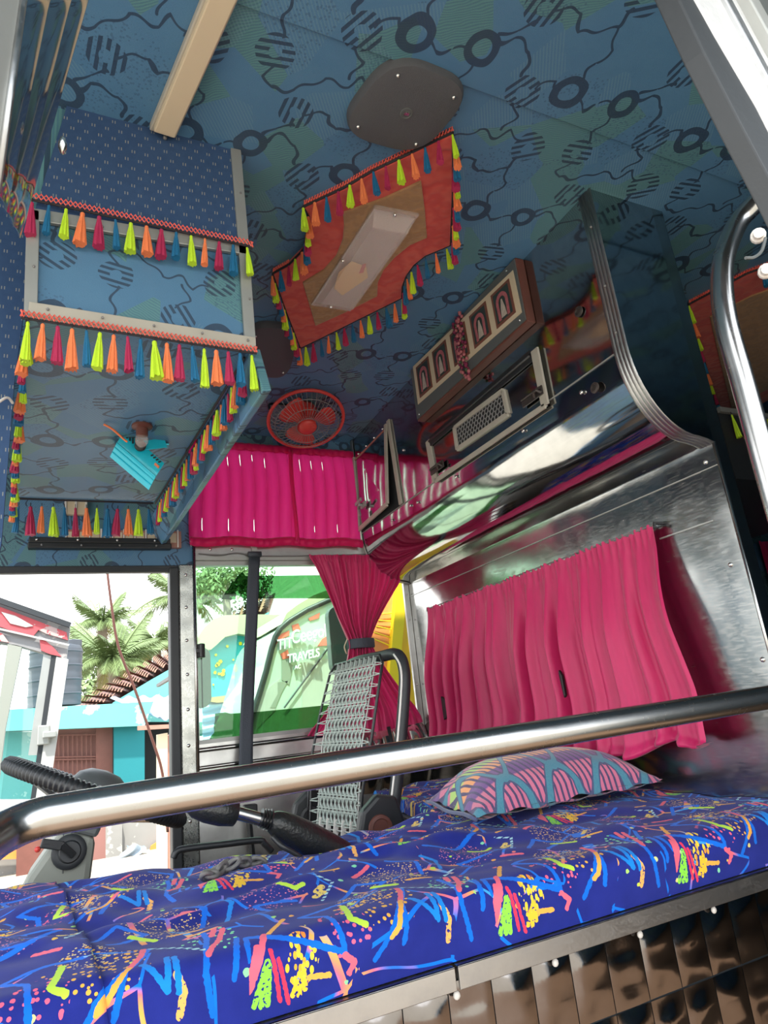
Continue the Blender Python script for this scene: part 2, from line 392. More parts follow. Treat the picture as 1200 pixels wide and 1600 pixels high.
    def build(s, name, mats, parent=None, smooth=False, angle=None, loc=None, thick=None, bevel=None, label=None):
        wl = WL.get(parent.name, V3((0, 0, 0))) if parent else V3((0, 0, 0))
        o_loc = V3(loc) if loc is not None else wl
        o = bpy.data.objects.new(name, s.mesh(name, mats, smooth, o_loc, angle)); COL.objects.link(o)
        WL[o.name] = o_loc
        if parent: o.parent = parent
        o.location = o_loc-wl
        if thick: md = o.modifiers.new('thickness', 'SOLIDIFY'); md.thickness = thick; md.offset = 0
        if bevel: md = o.modifiers.new('bevel', 'BEVEL'); md.width = bevel; md.segments = 2; md.limit_method = 'ANGLE'
        if label: o['label'] = label
        return o
WL = {}
def thing(name, loc, label, cat, group=None):
    o = bpy.data.objects.new(name, None); COL.objects.link(o); o.location = V3(loc); o.empty_display_size = 0.05
    WL[o.name] = V3(loc)
    return tag(o, label, cat, group)
def tag(o, label, cat, group=None, kind=None):
    o['label'] = label; o['category'] = cat
    if group: o['group'] = group
    if kind: o['kind'] = kind
    return o
def struct(o): o['kind'] = 'structure'; return o
def inst(me, name, parent, loc, rot=(0, 0, 0), scale=1.0, label=None):
    o = bpy.data.objects.new(name, me); COL.objects.link(o)
    wl = WL.get(parent.name, V3((0, 0, 0))); o.parent = parent; o.location = V3(loc)-wl; o.rotation_euler = rot
    o.scale = (scale,)*3 if isinstance(scale, (int, float)) else scale
    WL[o.name] = V3(loc)
    if label: o['label'] = label
    return o
def lerp(a, b, t): return V3(a)+(V3(b)-V3(a))*t
def sm(a, b, x):
    t = min(1, max(0, (x-a)/(b-a))); return t*t*(3-2*t)
def path_points(pts, n, closed=False):
    pts = [V3(p) for p in pts]
    if closed: pts = pts+[pts[0]]
    L = [0]
    for a, b in zip(pts[:-1], pts[1:]): L.append(L[-1]+(b-a).length)
    out = []
    for k in range(n):
        s = L[-1]*(k+0.5)/n if not closed else L[-1]*k/n
        i = max(j for j in range(len(L)-1) if L[j] <= s+1e-9)
        out.append(lerp(pts[i], pts[i+1], (s-L[i])/max(1e-9, L[i+1]-L[i])))
    return out
def bez(pts, n=8):
    """smooth curve through the points"""
    pts = [V3(p) for p in pts]; out = []
    for i in range(len(pts)-1):
        p0 = pts[max(i-1, 0)]; p1 = pts[i]; p2 = pts[i+1]; p3 = pts[min(i+2, len(pts)-1)]
        for k in range(n):
            t = k/n
            out.append(0.5*((2*p1)+(p2-p0)*t+(2*p0-5*p1+4*p2-p3)*t*t+(3*p1-p0-3*p2+p3)*t**3))
    return out+[pts[-1]]
# ------------------------------------------------------------------ materials
M = {}
M['lin_xy'] = fabric_lining('lining_fabric_ceiling', (0, 1))
M['lin_xz'] = fabric_lining('lining_fabric_wall', (0, 2), T=.34)
M['lin_yz'] = fabric_lining('lining_fabric_flap', (1, 2))
M['navy_xz'] = fabric_navy('navy_dash_cloth', (0, 2))
M['navy_yz'] = fabric_navy('navy_dash_cloth_side', (1, 2))
M['bed'] = fabric_bed('blue_printed_moquette')
M['pillow'] = fabric_pillow('striped_pillow_cloth')
M['pink'] = satin('pink_satin', (0.56, 0.010, 0.115), .10)
M['pinkp'] = satin('pink_satin_pelmet', (0.85, 0.02, 0.22), .55)
M['steel'] = steel('wavy_stainless', (0.46, 0.46, 0.44), rough=0.17, wscale=4.0, wstr=0.5, wdist=0.02, scratch=.07)
M['steel_cab'] = steel('mirror_stainless', (0.50, 0.51, 0.51), 0.07, 3.4, 0.22, 0.02, 0.03)
M['steel_panel'] = steel('padded_stainless', (0.22, 0.21, 0.21), 0.10, 9, 0.10, 0.01)
M['steel_crumple'] = steel('crumpled_stainless', (0.66, 0.65, 0.62), 0.10, 7, 0.9, 0.03)
M['steel_post'] = steel('dented_stainless', (0.40, 0.41, 0.38), 0.26, 9, 0.28, 0.02, .08)
M['steel_sheet'] = steel('scratched_stainless', (0.66, 0.66, 0.63), 0.36, 6, 0.4, 0.02, .10)
M['chrome'] = steel('polished_tube', (0.42, 0.415, 0.405), 0.24, 2, 0.02, 0.005, 0.03)
M['alu'] = steel('brushed_aluminium', (0.40, 0.40, 0.395), 0.34, 8, 0.1, 0.004, 0.10)
M['alu_dull'] = plain('dull_aluminium', (0.42, 0.43, 0.41), 0.45, 0.55, 0.2, 9, 0.1, 40)
M['alu_cream'] = plain('creamy_aluminium', (0.50, 0.47, 0.40), 0.5, 0.25, 0.25, 14, 0.1, 30)
M['black'] = plain('black_plastic', (0.018, 0.020, 0.022), 0.42, 0, 0.2, 20, 0.15, 200)
M['rubber'] = plain('black_rubber', (0.022, 0.026, 0.030), 0.5, 0, 0.2, 20, 0.1, 100)
M['leather'] = plain('black_leather', (0.014, 0.016, 0.015), 0.33, 0, 0.2, 12, 0.5, 130)
M['belt'] = plain('charcoal_webbing', (0.045, 0.055, 0.072), 0.7, 0, 0.15, 30, 0.3, 200)
M['screw'] = steel('screw_metal', (0.7, 0.7, 0.68), 0.25, 8, 0.05)
M['cream'] = plain('cream_plastic', (0.60, 0.50, 0.35), 0.55, 0, 0.10, 5)
M['lens'] = plain('frosted_lens', (0.52, 0.44, 0.42), 0.35, 0, 0.15, 30, 0.4, 160, coat=0.3)
b = NB('clear_lens'); _t = b.n('ShaderNodeBsdfTransparent'); _m = b.n('ShaderNodeMixShader'); _m.inputs[0].default_value = .22
b.t.links.new(_t.outputs[0], _m.inputs[1]); b.t.links.new(b.bsdf((.80, .72, .68), .3, coat=.3), _m.inputs[2]); M['lensglass'] = b.done(_m.outputs[0])
M['paper'] = plain('yellowed_paper', (0.85, 0.55, 0.25), 0.8, 0, 0.1, 12)
M['speaker'] = plain('grey_speaker_mesh', (0.082, 0.085, 0.095), 0.6, 0, 0.1, 10, 0.5, 900)
M['red_velvet'] = velvet('red_velvet', (0.47, 0.042, 0.038), (0.58, 0.09, 0.065))
M['tan_velvet'] = velvet('tan_velvet', (0.36, 0.20, 0.09), (0.27, 0.15, 0.07), 12)
M['wood'] = plain('dark_wood', (0.16, 0.055, 0.04), 0.5, 0, 0.4, 9)
M['wood_pale'] = plain('varnished_wood', (0.42, 0.20, 0.15), 0.45, 0, 0.3, 14)
M['lime'] = plain('lime_silk', (0.60, 0.90, 0.03), 0.6, 0, 0.3, 40, 0.4, 60)
M['orange'] = plain('orange_silk', (1.0, 0.26, 0.09), 0.6, 0, 0.3, 40, 0.4, 60)
M['crimson'] = plain('crimson_silk', (0.48, 0.022, 0.10), 0.6, 0, 0.3, 40, 0.4, 60)
M['teal'] = plain('teal_blue_silk', (0.008, 0.16, 0.34), 0.6, 0, 0.3, 40, 0.4, 60)
M['braid'] = plain('coral_braid', (0.80, 0.15, 0.11), 0.7, 0, 0.1, 200)
M['cord'] = plain('black_cord', (0.02, 0.015, 0.02), 0.8)
M['turq'] = plain('turquoise_enamel', (0.004, 0.50, 0.66), 0.35, 0.1, 0.06, 5, coat=0.4)
M['fan_red'] = plain('coral_red_plastic', (0.62, 0.055, 0.045), 0.4, 0, 0.1, 10)
M['wire'] = plain('dark_wire', (0.22, 0.22, 0.22), 0.45, 0.3)
M['enamel_w'] = plain('white_enamel', (0.72, 0.70, 0.66), 0.4)  # plain white enamel for small fittings
M['glass'] = glass('green_window_glass', (0.78, 0.97, 0.84))
M['film'] = glass('green_sun_film', (0.24, 0.40, 0.24))
M['glass_clear'] = glass('clear_pane', (0.88, 0.93, 0.92))
M['greyplastic'] = plain('grey_green_plastic', (0.25, 0.265, 0.23), 0.5, 0, 0.08, 6)
M['greydark'] = plain('dark_grey_plastic', (0.10, 0.11, 0.11), 0.5)
M['tan'] = plain('tan_plastic', (0.50, 0.32, 0.18), 0.5)
M['dark'] = plain('unlit_gap_black', (0.01, 0.012, 0.014), 0.8)  # near-black that stands in for unlit depth behind gaps
M['elastic'] = plain('grey_elastic', (0.40, 0.47, 0.43), 0.5, 0, 0.3, 160)
M['hasp'] = plain('rusty_hasp', (.10, .085, .08), .4, .6, .4, 60)
M['chain'] = plain('worn_dark_cord', (.22, .21, .20), .45, 0, .5, 60)
M['floor'] = plain('brown_step_sheet', (0.20, 0.12, 0.07), 0.6)
M['ground'] = plain('sandy_ground', (0.34, 0.305, 0.25), 0.95, 0, 0.3, 1.2)
# ------------------------------------------------------------------ key planes (metres, camera at the origin)
D, ZC, XC, XB, YN, ZB, YL, ZL = 3.0, 1.3875, 1.337, 1.582, 1.112, -0.3125, 1.306, 0.825
XE = 5.0
# ================================================================== SETTING
def sbox(name, a, b, m): return struct(MB().box(a, b).build(name, m))
sbox('ceiling', (-1.4, -0.15, ZC), (XE, 3.05, ZC+0.05), M['lin_xy'])
sbox('floor', (-1.3, -0.15, -1.0), (XE, 3.05, -0.95), M['floor'])
sbox('ground', (-60, -60, -1.75), (90, 90, -1.70), M['ground'])
# the overlapping lining sheet whose doubled edge runs along the ceiling
mb = MB(); seam = [at(x, y, 'z', ZC) for x, y in ((330, -12), (560, 62), (760, 142), (960, 222), (1160, 288))]
e0, e1 = seam[0], seam[-1]; d = (e1-e0)/(e1.x-e0.x)
L0 = e0+d*(-1.0-e0.x); L1 = e0+d*(4.5-e0.x)
mb.prism([(L0.x, L0.y, ZC), (L1.x, L1.y, ZC), (L1.x, -0.12, ZC), (L0.x, -0.12, ZC)], (0, 0, -0.007))
struct(mb.build('trim_1', M['lin_xy'], bevel=0.002))
mb = MB()
mb.box((-1.3, D, 0.70), (0.505, D+0.05, ZC)).box((0.505, D, 1.31), (XE, D+0.05, ZC)).box((1.585, D, -0.95), (XE, D+0.05, 1.31)).box((-1.3, D, -0.95), (0.42, D+0.05, -0.62)).box((-1.3, D, -0.62), (-0.36, D+0.05, 0.70)).box((1.34, D, 0.78), (1.585, D+0.05, 1.31))  # unseen solid end left of the opening added to darken the partition's reflection
struct(mb.build('wall_right', M['lin_xz']))
mb = MB(); mb.box((0.42, D, -0.95), (1.585, D+0.05, -0.062))
w = struct(mb.build('trim_2', M['steel_sheet']))
for k, (z, r) in enumerate(((-0.085, 0.010), (-0.155, 0.008), (-0.205, 0.006))):
    MB().tube([(0.44, D-0.002, z), (1.58, D-0.002, z)], r, 8).build('ridge', M['steel'], w, smooth=True, angle=50)
# the post between the two openings, with its rubber edge and rivets
post = struct(MB().box((0.432, D-0.02, -0.95), (0.500, D+0.05, 0.715)).build('trim_3', M['steel_post'], bevel=0.006))
MB().box((0.392, D-0.03, -0.60), (0.432, D+0.05, 0.700)).build('rubber_edge', M['rubber'], post, bevel=0.006)
MB().tube([(0.497, D-0.022, -0.3), (0.500, D-0.022, 0.80)], 0.007, 8).build('edge_bead', M['chrome'], post, smooth=True)
for k in range(8): MB().ball((0.462, D-0.022, -0.35+0.145*k), 0.0075, 8, 4, (1, .5, 1)).build('rivet', M['screw'], post, smooth=True)
struct(MB().box((-1.2, D-0.012, 0.682), (0.43, D+0.02, 0.712)).build('trim_4', M['rubber'], bevel=0.003))
lint = struct(MB().box((0.50, D-0.012, 0.748), (1.50, D+0.05, 0.812)).build('trim_5', M['alu'], bevel=0.004))
MB().box((0.505, D-0.016, 0.735), (1.50, D+0.02, 0.752)).build('rail_lip', M['alu_dull'], lint)
for k in range(3): MB().ball((0.575+k*0.10, D-0.014, 0.786), 0.008, 8, 4, (1, .5, 1)).build('rivet', M['screw'], lint, smooth=True)
MB().tube(bez([(0.52, D-0.022, 0.765), (0.62, D-0.026, 0.757), (0.70, D-0.02, 0.768), (0.85, D-0.024, 0.752), (1.45, D-0.02, 0.765)]), 0.003, 6).build('stretched_wire', M['wire'], lint, smooth=True)
# driver's sliding window: frame, panes, film
fr = MB()
fr.box((0.500, D+0.005, -0.062), (1.585, D+0.045, -0.045)).box((0.500, D+0.005, 0.715), (1.585, D+0.045, 0.750)).box((0.500, D+0.005, -0.045), (0.512, D+0.045, 0.715))
w1 = struct(fr.build('window_1', M['alu_dull']))
MB().box((0.512, D+0.022, -0.045), (1.34, D+0.026, 0.715)).build('pane', M['glass'], w1, label='green tinted sliding pane')
def torn(pts): return [at(x, y, 'y', D+0.018) for x, y in pts]
MB().prism(torn([(346, 936), (352, 925), (358, 918), (361, 910), (366, 908), (371, 900), (379, 893), (384, 900), (540, 898), (540, 935), (386, 935), (383, 937), (376, 932), (369, 930), (368, 937)]), (0, 0.0015, 0)).build('sun_film', M['film'], w1, label='torn dark green sun film along the top of the pane')
MB().prism(torn([(336, 1115), (344, 1114), (352, 1113), (360, 1115), (395, 1113), (560, 1097), (560, 1141), (326, 1158), (330, 1150), (335, 1144), (334, 1135), (336, 1125)]), (0, 0.0015, 0)).build('sun_film', M['film'], w1, label='torn dark green sun film along the bottom of the pane')
mb = MB(); c = at(314, 1017, 'y', D-0.01)
mb.box(c+V3((-.016, -.012, -.030)), c+V3((.016, .012, .030))).box(c+V3((-.024, -.02, -.010)), c+V3((.010, .004, .010))).tube([c+V3((0, -.014, -.03)), c+V3((0, -.014, .03))], .012, 8)
mb.build('latch', M['black'], w1, bevel=0.003, label='black plastic latch')
w2 = struct(MB().box((0.505, D+0.03, 0.815), (1.34, D+0.036, 1.31)).build('window_2', M['glass']))
# rear partition of the cab, with its corner post, edge beads and sheet joints
part = struct(MB().box((XB, YN, -0.95), (XB+0.047, D, ZC)).build('wall_rear', M['steel']))
MB().box((XB-0.003, YN-0.002, -0.4), (XB+0.003, YN+0.060, 0.606)).build('edge_strip', M['steel'], part)
MB().tube([(XB-0.001, YN, -0.4), (XB-0.001, YN, 0.606)], 0.005, 8).build('edge_bead', M['chrome'], part, smooth=True)
MB().beam((XB-0.002, YN+0.06, 0.398), (XB-0.002, 1.36, 0.398), 0.004, 0.004).build('sheet_joint', M['alu_dull'], part)
MB().beam((XB-0.002, YN, 0.54), (XB-0.002, D, 0.54), 0.003, 0.003).build('sheet_joint', M['alu_dull'], part)
cpost = MB(); cpost.prism([(XB-0.030, D-0.014, -0.10), (XB-0.002, D-0.014, -0.10), (XB-0.002, D-0.014, 0.66), (XB-0.030, D-0.014, 0.66)], (0, 0.016, 0))
cp = cpost.build('corner_strip', M['alu'], part)
for z in (0.55, 0.42, 0.10, -0.06): MB().ball((XB-0.016, D-0.016, z), 0.005, 8, 4, (1, .5, 1)).build('rivet', M['screw'], cp, smooth=True)
for (y, z) in ((1.155, 0.27), (1.135, 0.02), (1.15, 0.56)): MB().ball((XB-0.004, y, z), 0.007, 8, 4, (.5, 1, 1)).build('rivet', M['screw'], part, smooth=True)
# crumpled lower sheet in the far corner, with two black pipes
lw = MB(); lw.grid(lambda a, b: (1.10+0.48*a, D-0.006-0.05*math.sin(3.14*b)-0.012*math.sin(a*22), -0.36+0.28*b), 40, 14)
lw = struct(lw.build('trim_6', M['steel_crumple'], smooth=True))
MB().tube([(1.36, 2.93, -0.08), (1.37, 2.915, -0.20), (1.37, 2.90, -0.34)], 0.009, 8).build('cable', M['black'], lw, smooth=True)
MB().tube([(1.12, 2.925, -0.17), (1.56, 2.925, -0.165)], 0.007, 8).build('cable', M['black'], lw, smooth=True)
# near side of the bus round the doorway, left wider open to let in daylight, saloon behind the partition
struct(MB().box((-1.4, -0.22, 1.20), (XE, -0.15, ZC+0.05)).box((1.55, -0.22, -0.95), (XE, -0.15, 1.20)).build('wall_left', M['lin_xz']))
struct(MB().box((XE, -0.22, -0.95), (XE+0.05, 3.05, ZC+0.05)).build('wall_back', M['navy_yz']))
struct(MB().box((-1.4, -0.15, 1.10), (-1.32, 3.05, ZC)).box((-1.4, -0.15, -0.95), (-1.32, 3.05, -0.85)).build('wall_front', M['navy_yz']))  # unseen; windscreen opening enlarged to throw more light under the locker
# ================================================================== TASSELS
TCOL = {'l': ('lime', 'lime tassel'), 'o': ('orange', 'orange tassel'), 'c': ('crimson', 'crimson tassel'), 't': ('teal', 'blue tassel')}
def tassel_mesh(L, key, rseed, fat=1.0):
    rnd = random.Random(rseed); mb = MB(); n = 18
    mb.tube([(0, 0, 0), (0, 0, -0.13*L)], 0.012*L, 4, mi=1)
    lv = [(0.10, .012), (0.13, .050), (0.18, .058), (0.21, .046), (0.45, .090), (0.75, .125), (0.99, .15)]
    vs = []; fs = []
    for i, (h, r) in enumerate(lv):
        for k in range(n):
            w = 2*math.pi*k/n; rr = r*L*fat*(1.0 if i < 3 else (1.10+rnd.uniform(-.05, .05) if k % 2 else 0.86))
            hh = h*L+(rnd.uniform(-.035, .03)*L if i == len(lv)-1 else 0)
            vs.append((rr*math.cos(w), rr*math.sin(w), -hh))
    for i in range(len(lv)-1):
        for k in range(n):
            q = (k+1) % n; fs.append((i*n+k, i*n+q, (i+1)*n+q, (i+1)*n+k))
    fs.append(tuple((len(lv)-1)*n+k for k in range(n)))
    mb.add(vs, fs)
    return mb.mesh('tassel', [M[TCOL[key][0]], M['cord']], smooth=True, angle=40)
TM = {}
def tassel(parent, p, key, L, tilt=0.06):
    q = (key, random.randrange(3))
    if q not in TM: TM[q] = tassel_mesh(1.0, key, hash(q[1])+ord(key), (0.62, 0.76, 0.92)[q[1]])
    return inst(TM[q], 'tassel', parent, p, (random.uniform(-tilt, tilt), random.uniform(-tilt, tilt), random.uniform(0, 6)), L*random.uniform(.93, 1.06), TCOL[key][1])
def braid(parent, pts, h, down=(0, 0, -1), n=None, off=(0, -0.004, 0)):
    """looped coral braid: two crossing zigzags over a black edging cord"""
    pts = [V3(p) for p in pts]; L = sum((b-a).length for a, b in zip(pts[:-1], pts[1:]))
    n = n or max(4, int(L/0.018)); P = path_points(pts, n*2); dn = V3(down)*h; o = V3(off)
    P = [pts[0]]+P+[pts[-1]]
    mb = MB()
    for ph in (0, 1):
        mb.tube([p+o+dn*(0.5+0.5*(1 if (i+ph) % 2 else -1)) for i, p in enumerate(P)], 0.0022, 4)
    mb.build('braid', M['braid'], parent)
    MB().tube([p+dn*1.1 for p in P], 0.003, 5).build('edging_cord', M['cord'], parent)
# ================================================================== LOCKER ABOVE THE WINDSCREEN
lk = thing('overhead_locker', (0.13, 1.9, ZL), 'cloth covered locker hung from the front ceiling, with aluminium edged front', 'locker')
pL = lambda x, y: at(x, y, 'y', YL)
bl, br, tl, tr = pL(42, 490), pL(396, 546), pL(104, 172), pL(362, 214)
tl.z = tr.z = ZC; ul, ur = pL(54, 330), pL(385, 383)
Yb = 2.45
body = MB()
fl = V3((-0.188, Yb, ZL)); frr = V3((0.268, Yb, ZL))
nl = V3((bl.x, YL+0.012, ZL)); nr = V3((br.x, YL+0.012, ZL))
body.add([nl, nr, frr, fl, V3((nl.x, nl.y, ZC)), V3((nr.x, nr.y, ZC)), V3((frr.x, frr.y, ZC)), V3((fl.x, fl.y, ZC))],
         [(0, 3, 2, 1), (0, 1, 5, 4), (1, 2, 6, 5), (2, 3, 7, 6), (3, 0, 4, 7), (4, 5, 6, 7)])
body.build('locker_body', M['lin_xy'], lk)
up = MB(); up.prism([ul, ur, tr, tl], (0, 0.012, 0)); up.build('upper_panel', M['navy_xz'], lk, label='navy dashed cloth panel')
lo = MB(); lo.prism([bl+V3((0, .006, 0)), br+V3((0, .006, 0)), ur+V3((0, .006, 0)), ul+V3((0, .006, 0))], (0, 0.006, 0)); lo.build('lower_panel', M['lin_xz'], lk)
def strip(a, b, w, m, name='frame_strip', t=0.010):
    d = (V3(b)-V3(a)).normalized(); up_ = V3((0, -1, 0))
    return MB().beam(V3(a)+V3((0, -t/2+0.004, 0)), V3(b)+V3((0, -t/2+0.004, 0)), w, t, up_).build(name, m, lk, bevel=0.0015)
st = [strip(pL(52, 337), pL(386, 392), 0.030, M['alu_dull']), strip(pL(45, 486), pL(398, 540), 0.030, M['alu_cream'], t=0.016),
      strip(pL(52, 330), pL(48, 490), 0.024, M['alu_dull']), strip(pL(380, 385), pL(391, 545), 0.026, M['alu_dull']), strip(tr+V3((.008, 0, 0)), pL(380, 383), 0.026, M['alu_dull'])]
for k in range(5):
    MB().ball(lerp(pL(75, 490), pL(385, 537), k/4)+V3((0, -0.016, 0)), 0.003, 6, 4).build('rivet', M['wire'], st[1])
for p in (pL(375, 305), pL(389, 470), pL(53, 420), pL(160, 358)): MB().ball(p+V3((0, -.008, 0)), 0.003, 6, 4).build('rivet', M['wire'], st[0])
ft, fb = [V3((0.360, 1.318, ZL)), V3((0.296, D-0.005, 0.90))], [V3((0.366, 1.265, 0.690)), V3((0.357, D-0.005, 0.803))]
flp = MB(); flp.prism([ft[0], ft[1], fb[1], fb[0]], (0.022, 0, 0.006))
flp.build('side_flap', M['lin_yz'], lk, bevel=0.004)
# fringes that hang from the locker
def fringe(name, pts, keys, L, label, h=0.014, braid_on=True, down=(0, 0, -1), tilt=0.06, off=(0, -.004, 0), group=None):
    pts = [V3(p) for p in pts]; t = thing('tassel_fringe', pts[0], label, 'tassel fringe', group)
    if braid_on: braid(t, pts, h, down, off=off)
    else: MB().tube(pts, 0.0035, 5).build('edging_cord', M['cord'], t)
    for k, p in zip(keys, path_points(pts, len(keys))): tassel(t, p+V3(down)*h+V3(off), k, L, tilt)
    return t
q = V3((0, -0.014, 0))
fringe('upper', [pL(38, 308)+q, pL(60, 312)+q, pL(385, 382)+q, pL(392, 386)+q], 'ctlocctlocctlocctl'.replace('cc', 'c')[:15], 0.088, 'coral braid and tassels across the upper half of the locker front')
fringe('lower', [pL(34, 492)+q, pL(398, 548)+q], 'locotlocctlocctlocctl'.replace('cc', 'c')[:18], 0.098, 'coral braid and long tassels along the bottom edge of the locker front')
fringe('left', [nl, fl], 'loctlocctlocctlocctlocctlocctlocct'.replace('cc', 'c')[:26], 0.082, 'tassel fringe down the left underside edge of the locker', braid_on=False)
fringe('right', [V3((0.352, 1.35, ZL-.004)), V3((0.275, Yb, ZL-.004))], ('ctol'*10)[:34], 0.082, 'tassel fringe down the right underside edge, before the side flap', braid_on=False)
fringe('back', [fl+V3((0, 0, -.004)), frr+V3((0, 0, -.004))], 'tcoltcoltcolt', 0.115, 'tassel fringe along the far underside edge of the locker', braid_on=False)
# navy cloth hanging left of the locker
mb = MB(); pn = lambda x, y: at(x, y, 'y', 1.47)
mb.prism([pn(-200, 240), pn(46, 330), pn(38, 480), pn(22, 600), pn(2, 850), pn(-10, 900), pn(-200, 900)], (0, 0.012, 0))
tag(mb.build('hanging_cloth', M['navy_xz']), 'navy dashed cloth hanging at the far left beside the locker', 'cloth')
tag(MB().tube(bez([pn(-40, 655)+V3((0, -.02, 0)), pn(-5, 641)+V3((0, -.03, 0)), pn(12, 628)+V3((0, -.02, 0)), pn(20, 630)+V3((0, .0, 0))]), 0.003, 6).build('white_cable', M['enamel_w'], smooth=True), 'short white cable poking out at the left end of the locker', 'cable')
# turquoise spotlight under the locker
ps = lambda x, y, z=0.765: at(x, y, 'z', z)
sl = thing('spotlight', ps(215, 710, ZL), 'turquoise spotlight hanging under the cloth covered locker', 'spotlight')
pv = lambda x, y, yy=1.885: at(x, y, 'y', yy)
a, b_, c_, d_ = pv(196, 674), pv(256, 726), pv(231, 755), pv(173, 707)
ax = (b_-a); dn = (d_-a); n = 10; vs = []
for e in (0.0, 1.0):
    for k in range(n):
        w = k/(n-1); vs.append(a+ax*e+dn*w+V3((0, -.012*math.sin(math.pi*min(1, .35+w*.65))**.8+.030*max(0, w-.62)**1.3*4, 0)))
    for k in range(n): vs.append(a+ax*e+dn*(1-k/(n-1))+V3((0, .055, .012)))
m2 = 2*n
mb = MB(); mb.add(vs, [tuple(range(m2)), tuple(range(2*m2-1, m2-1, -1))]+[(i, (i+1) % m2, m2+(i+1) % m2, m2+i) for i in range(m2)])
mb.build('housing', M['turq'], sl, smooth=True, angle=35)
fo = V3((0, -.0135, 0)); vtc = (c_-b_)
for k in range(5):
    p = lerp(a, b_, .08+k*.075)+dn*.13+fo; MB().beam(p-V3((0, 0, .011)), p+V3((0, 0, .011)), .0045, .003, (0, 1, 0)).build('vent_slot', M['black'], sl)
for k in range(4):
    p = lerp(a, b_, .70+k*.065)+dn*.10+fo; MB().beam(p-ax*.02-V3((0, 0, .004)), p+ax*.05+V3((0, 0, .006)), .004, .003, (0, 1, 0)).build('vent_slot', M['black'], sl)
for k in range(3):
    q_ = V3((0, .030*(max(0, .62+.13*k-.62)**1.3)*4-.011+.003*k, 0)); MB().tube([a+dn*(.62+.13*k)+q_, b_+dn*(.62+.13*k)+q_], .0022, 6).build('rib', M['turq'], sl)
p = lerp(a, b_, .90)+dn*.30+fo; MB().beam(p-ax*.05, p+ax*.06, .003, .022, (0, 1, 0)).build('sticker', M['orange'], sl, label='faded orange sticker')
k0, k1 = pv(219, 698, 1.865), pv(259, 692, 1.875)
MB().beam(k0-ax*.02, k1, .004, .030, (0, 0, 1)).build('bracket', M['turq'], sl, bevel=.0015)
MB().beam(k1+V3((-.004, 0, -.004)), V3((k1.x, k1.y+.05, ZL)), .004, .026, (1, 0, 0)).build('bracket', M['turq'], sl)
MB().lathe(k0+V3((0, -.002, 0)), (0, -1, 0), [(.016, 0), (.016, .008), (.012, .012), (.003, .013)], 14).build('knob', M['black'], sl, smooth=True, angle=40)
sk = ps(222, 665, ZL)
MB().lathe(sk, (0, 0, -1), [(0.028, 0), (0.028, .006), (0.016, .01), (0.016, .03), (0.012, .032)], 14).build('socket', M['wood'], sl, smooth=True, angle=40)
MB().ball(sk+V3((.0, .01, -.04)), 0.018, 12, 8, (1, 1, 1.2)).build('bulb', M['lensglass'], sl, smooth=True)
MB().tube(bez([ps(162, 663, ZL-.004), ps(175, 670, ZL-.012), ps(190, 683, .80), ps(198, 690, .775)]), 0.003, 6).build('cable', M['orange'], sl, smooth=True)
# framed strip and black case on the header over the front opening
ph = lambda x, y: at(x, y, 'y', D-0.002)
fs = thing('icon_strip', ph(180, 858), 'wooden framed strip of pale panels on the header, behind tassels', 'framed strip')
x0, x1 = ph(102, 835).x, ph(282, 840).x; z0, z1 = ph(190, 857).z, ph(190, 831).z
MB().box((x0, D-0.025, z0), (x1, D-0.001, z1)).build('board', M['wood_pale'], fs)
for k in range(11):
    xx = x0+(x1-x0)*(k+0.0)/10.4
    if k < 10: MB().box((xx+.010, D-0.028, z0+.022), (xx+(x1-x0)/10.4-.004, D-0.024, z1-.010)).build('panel', M['cream'], fs)
    MB().box((xx, D-0.030, z0), (xx+.006, D-0.024, z1+.005)).build('divider', M['enamel_w'], fs)
xa, xb_ = ph(102, 800).x, ph(134, 800).x; za, zb = ph(118, 806).z, ph(118, 780).z
MB().box((xa, D-0.022, za), (xb_, D-0.001, zb)).build('panel', M['cream'], fs)
MB().box((xa-.004, D-0.026, za-.006), (xa+.004, D-.001, zb)).box((xb_-.004, D-0.026, za-.006), (xb_+.004, D-.001, zb)).box(((xa+xb_)/2-.004, D-0.026, za-.006), ((xa+xb_)/2+.004, D-.001, zb)).build('divider', M['enamel_w'], fs)
rc = thing('blind_case', ph(155, 858), 'long black case screwed across the header above the front opening', 'blind case')
xa, xb_ = ph(45, 850).x, ph(265, 853).x; z1 = ph(150, 843).z; z0 = ph(150, 860).z; zm = (z0+z1)/2
MB().box((xa, D-0.035, zm+.001), (xb_, D-0.001, z1)).build('upper_bar', M['black'], rc, bevel=0.004)
MB().box((xa-.002, D-0.042, z0), (xb_+.003, D-0.001, zm)).build('lower_bar', M['black'], rc, bevel=0.004)
for k in range(5):
    MB().ball((xa+.03+k*.155, D-0.037, (zm+z1)/2), 0.006, 8, 4).build('screw', M['screw'], rc, smooth=True)
    MB().ball((xa+.05+k*.150, D-0.044, (zm+z0)/2), 0.005, 8, 4).build('screw', M['wire'], rc, smooth=True)
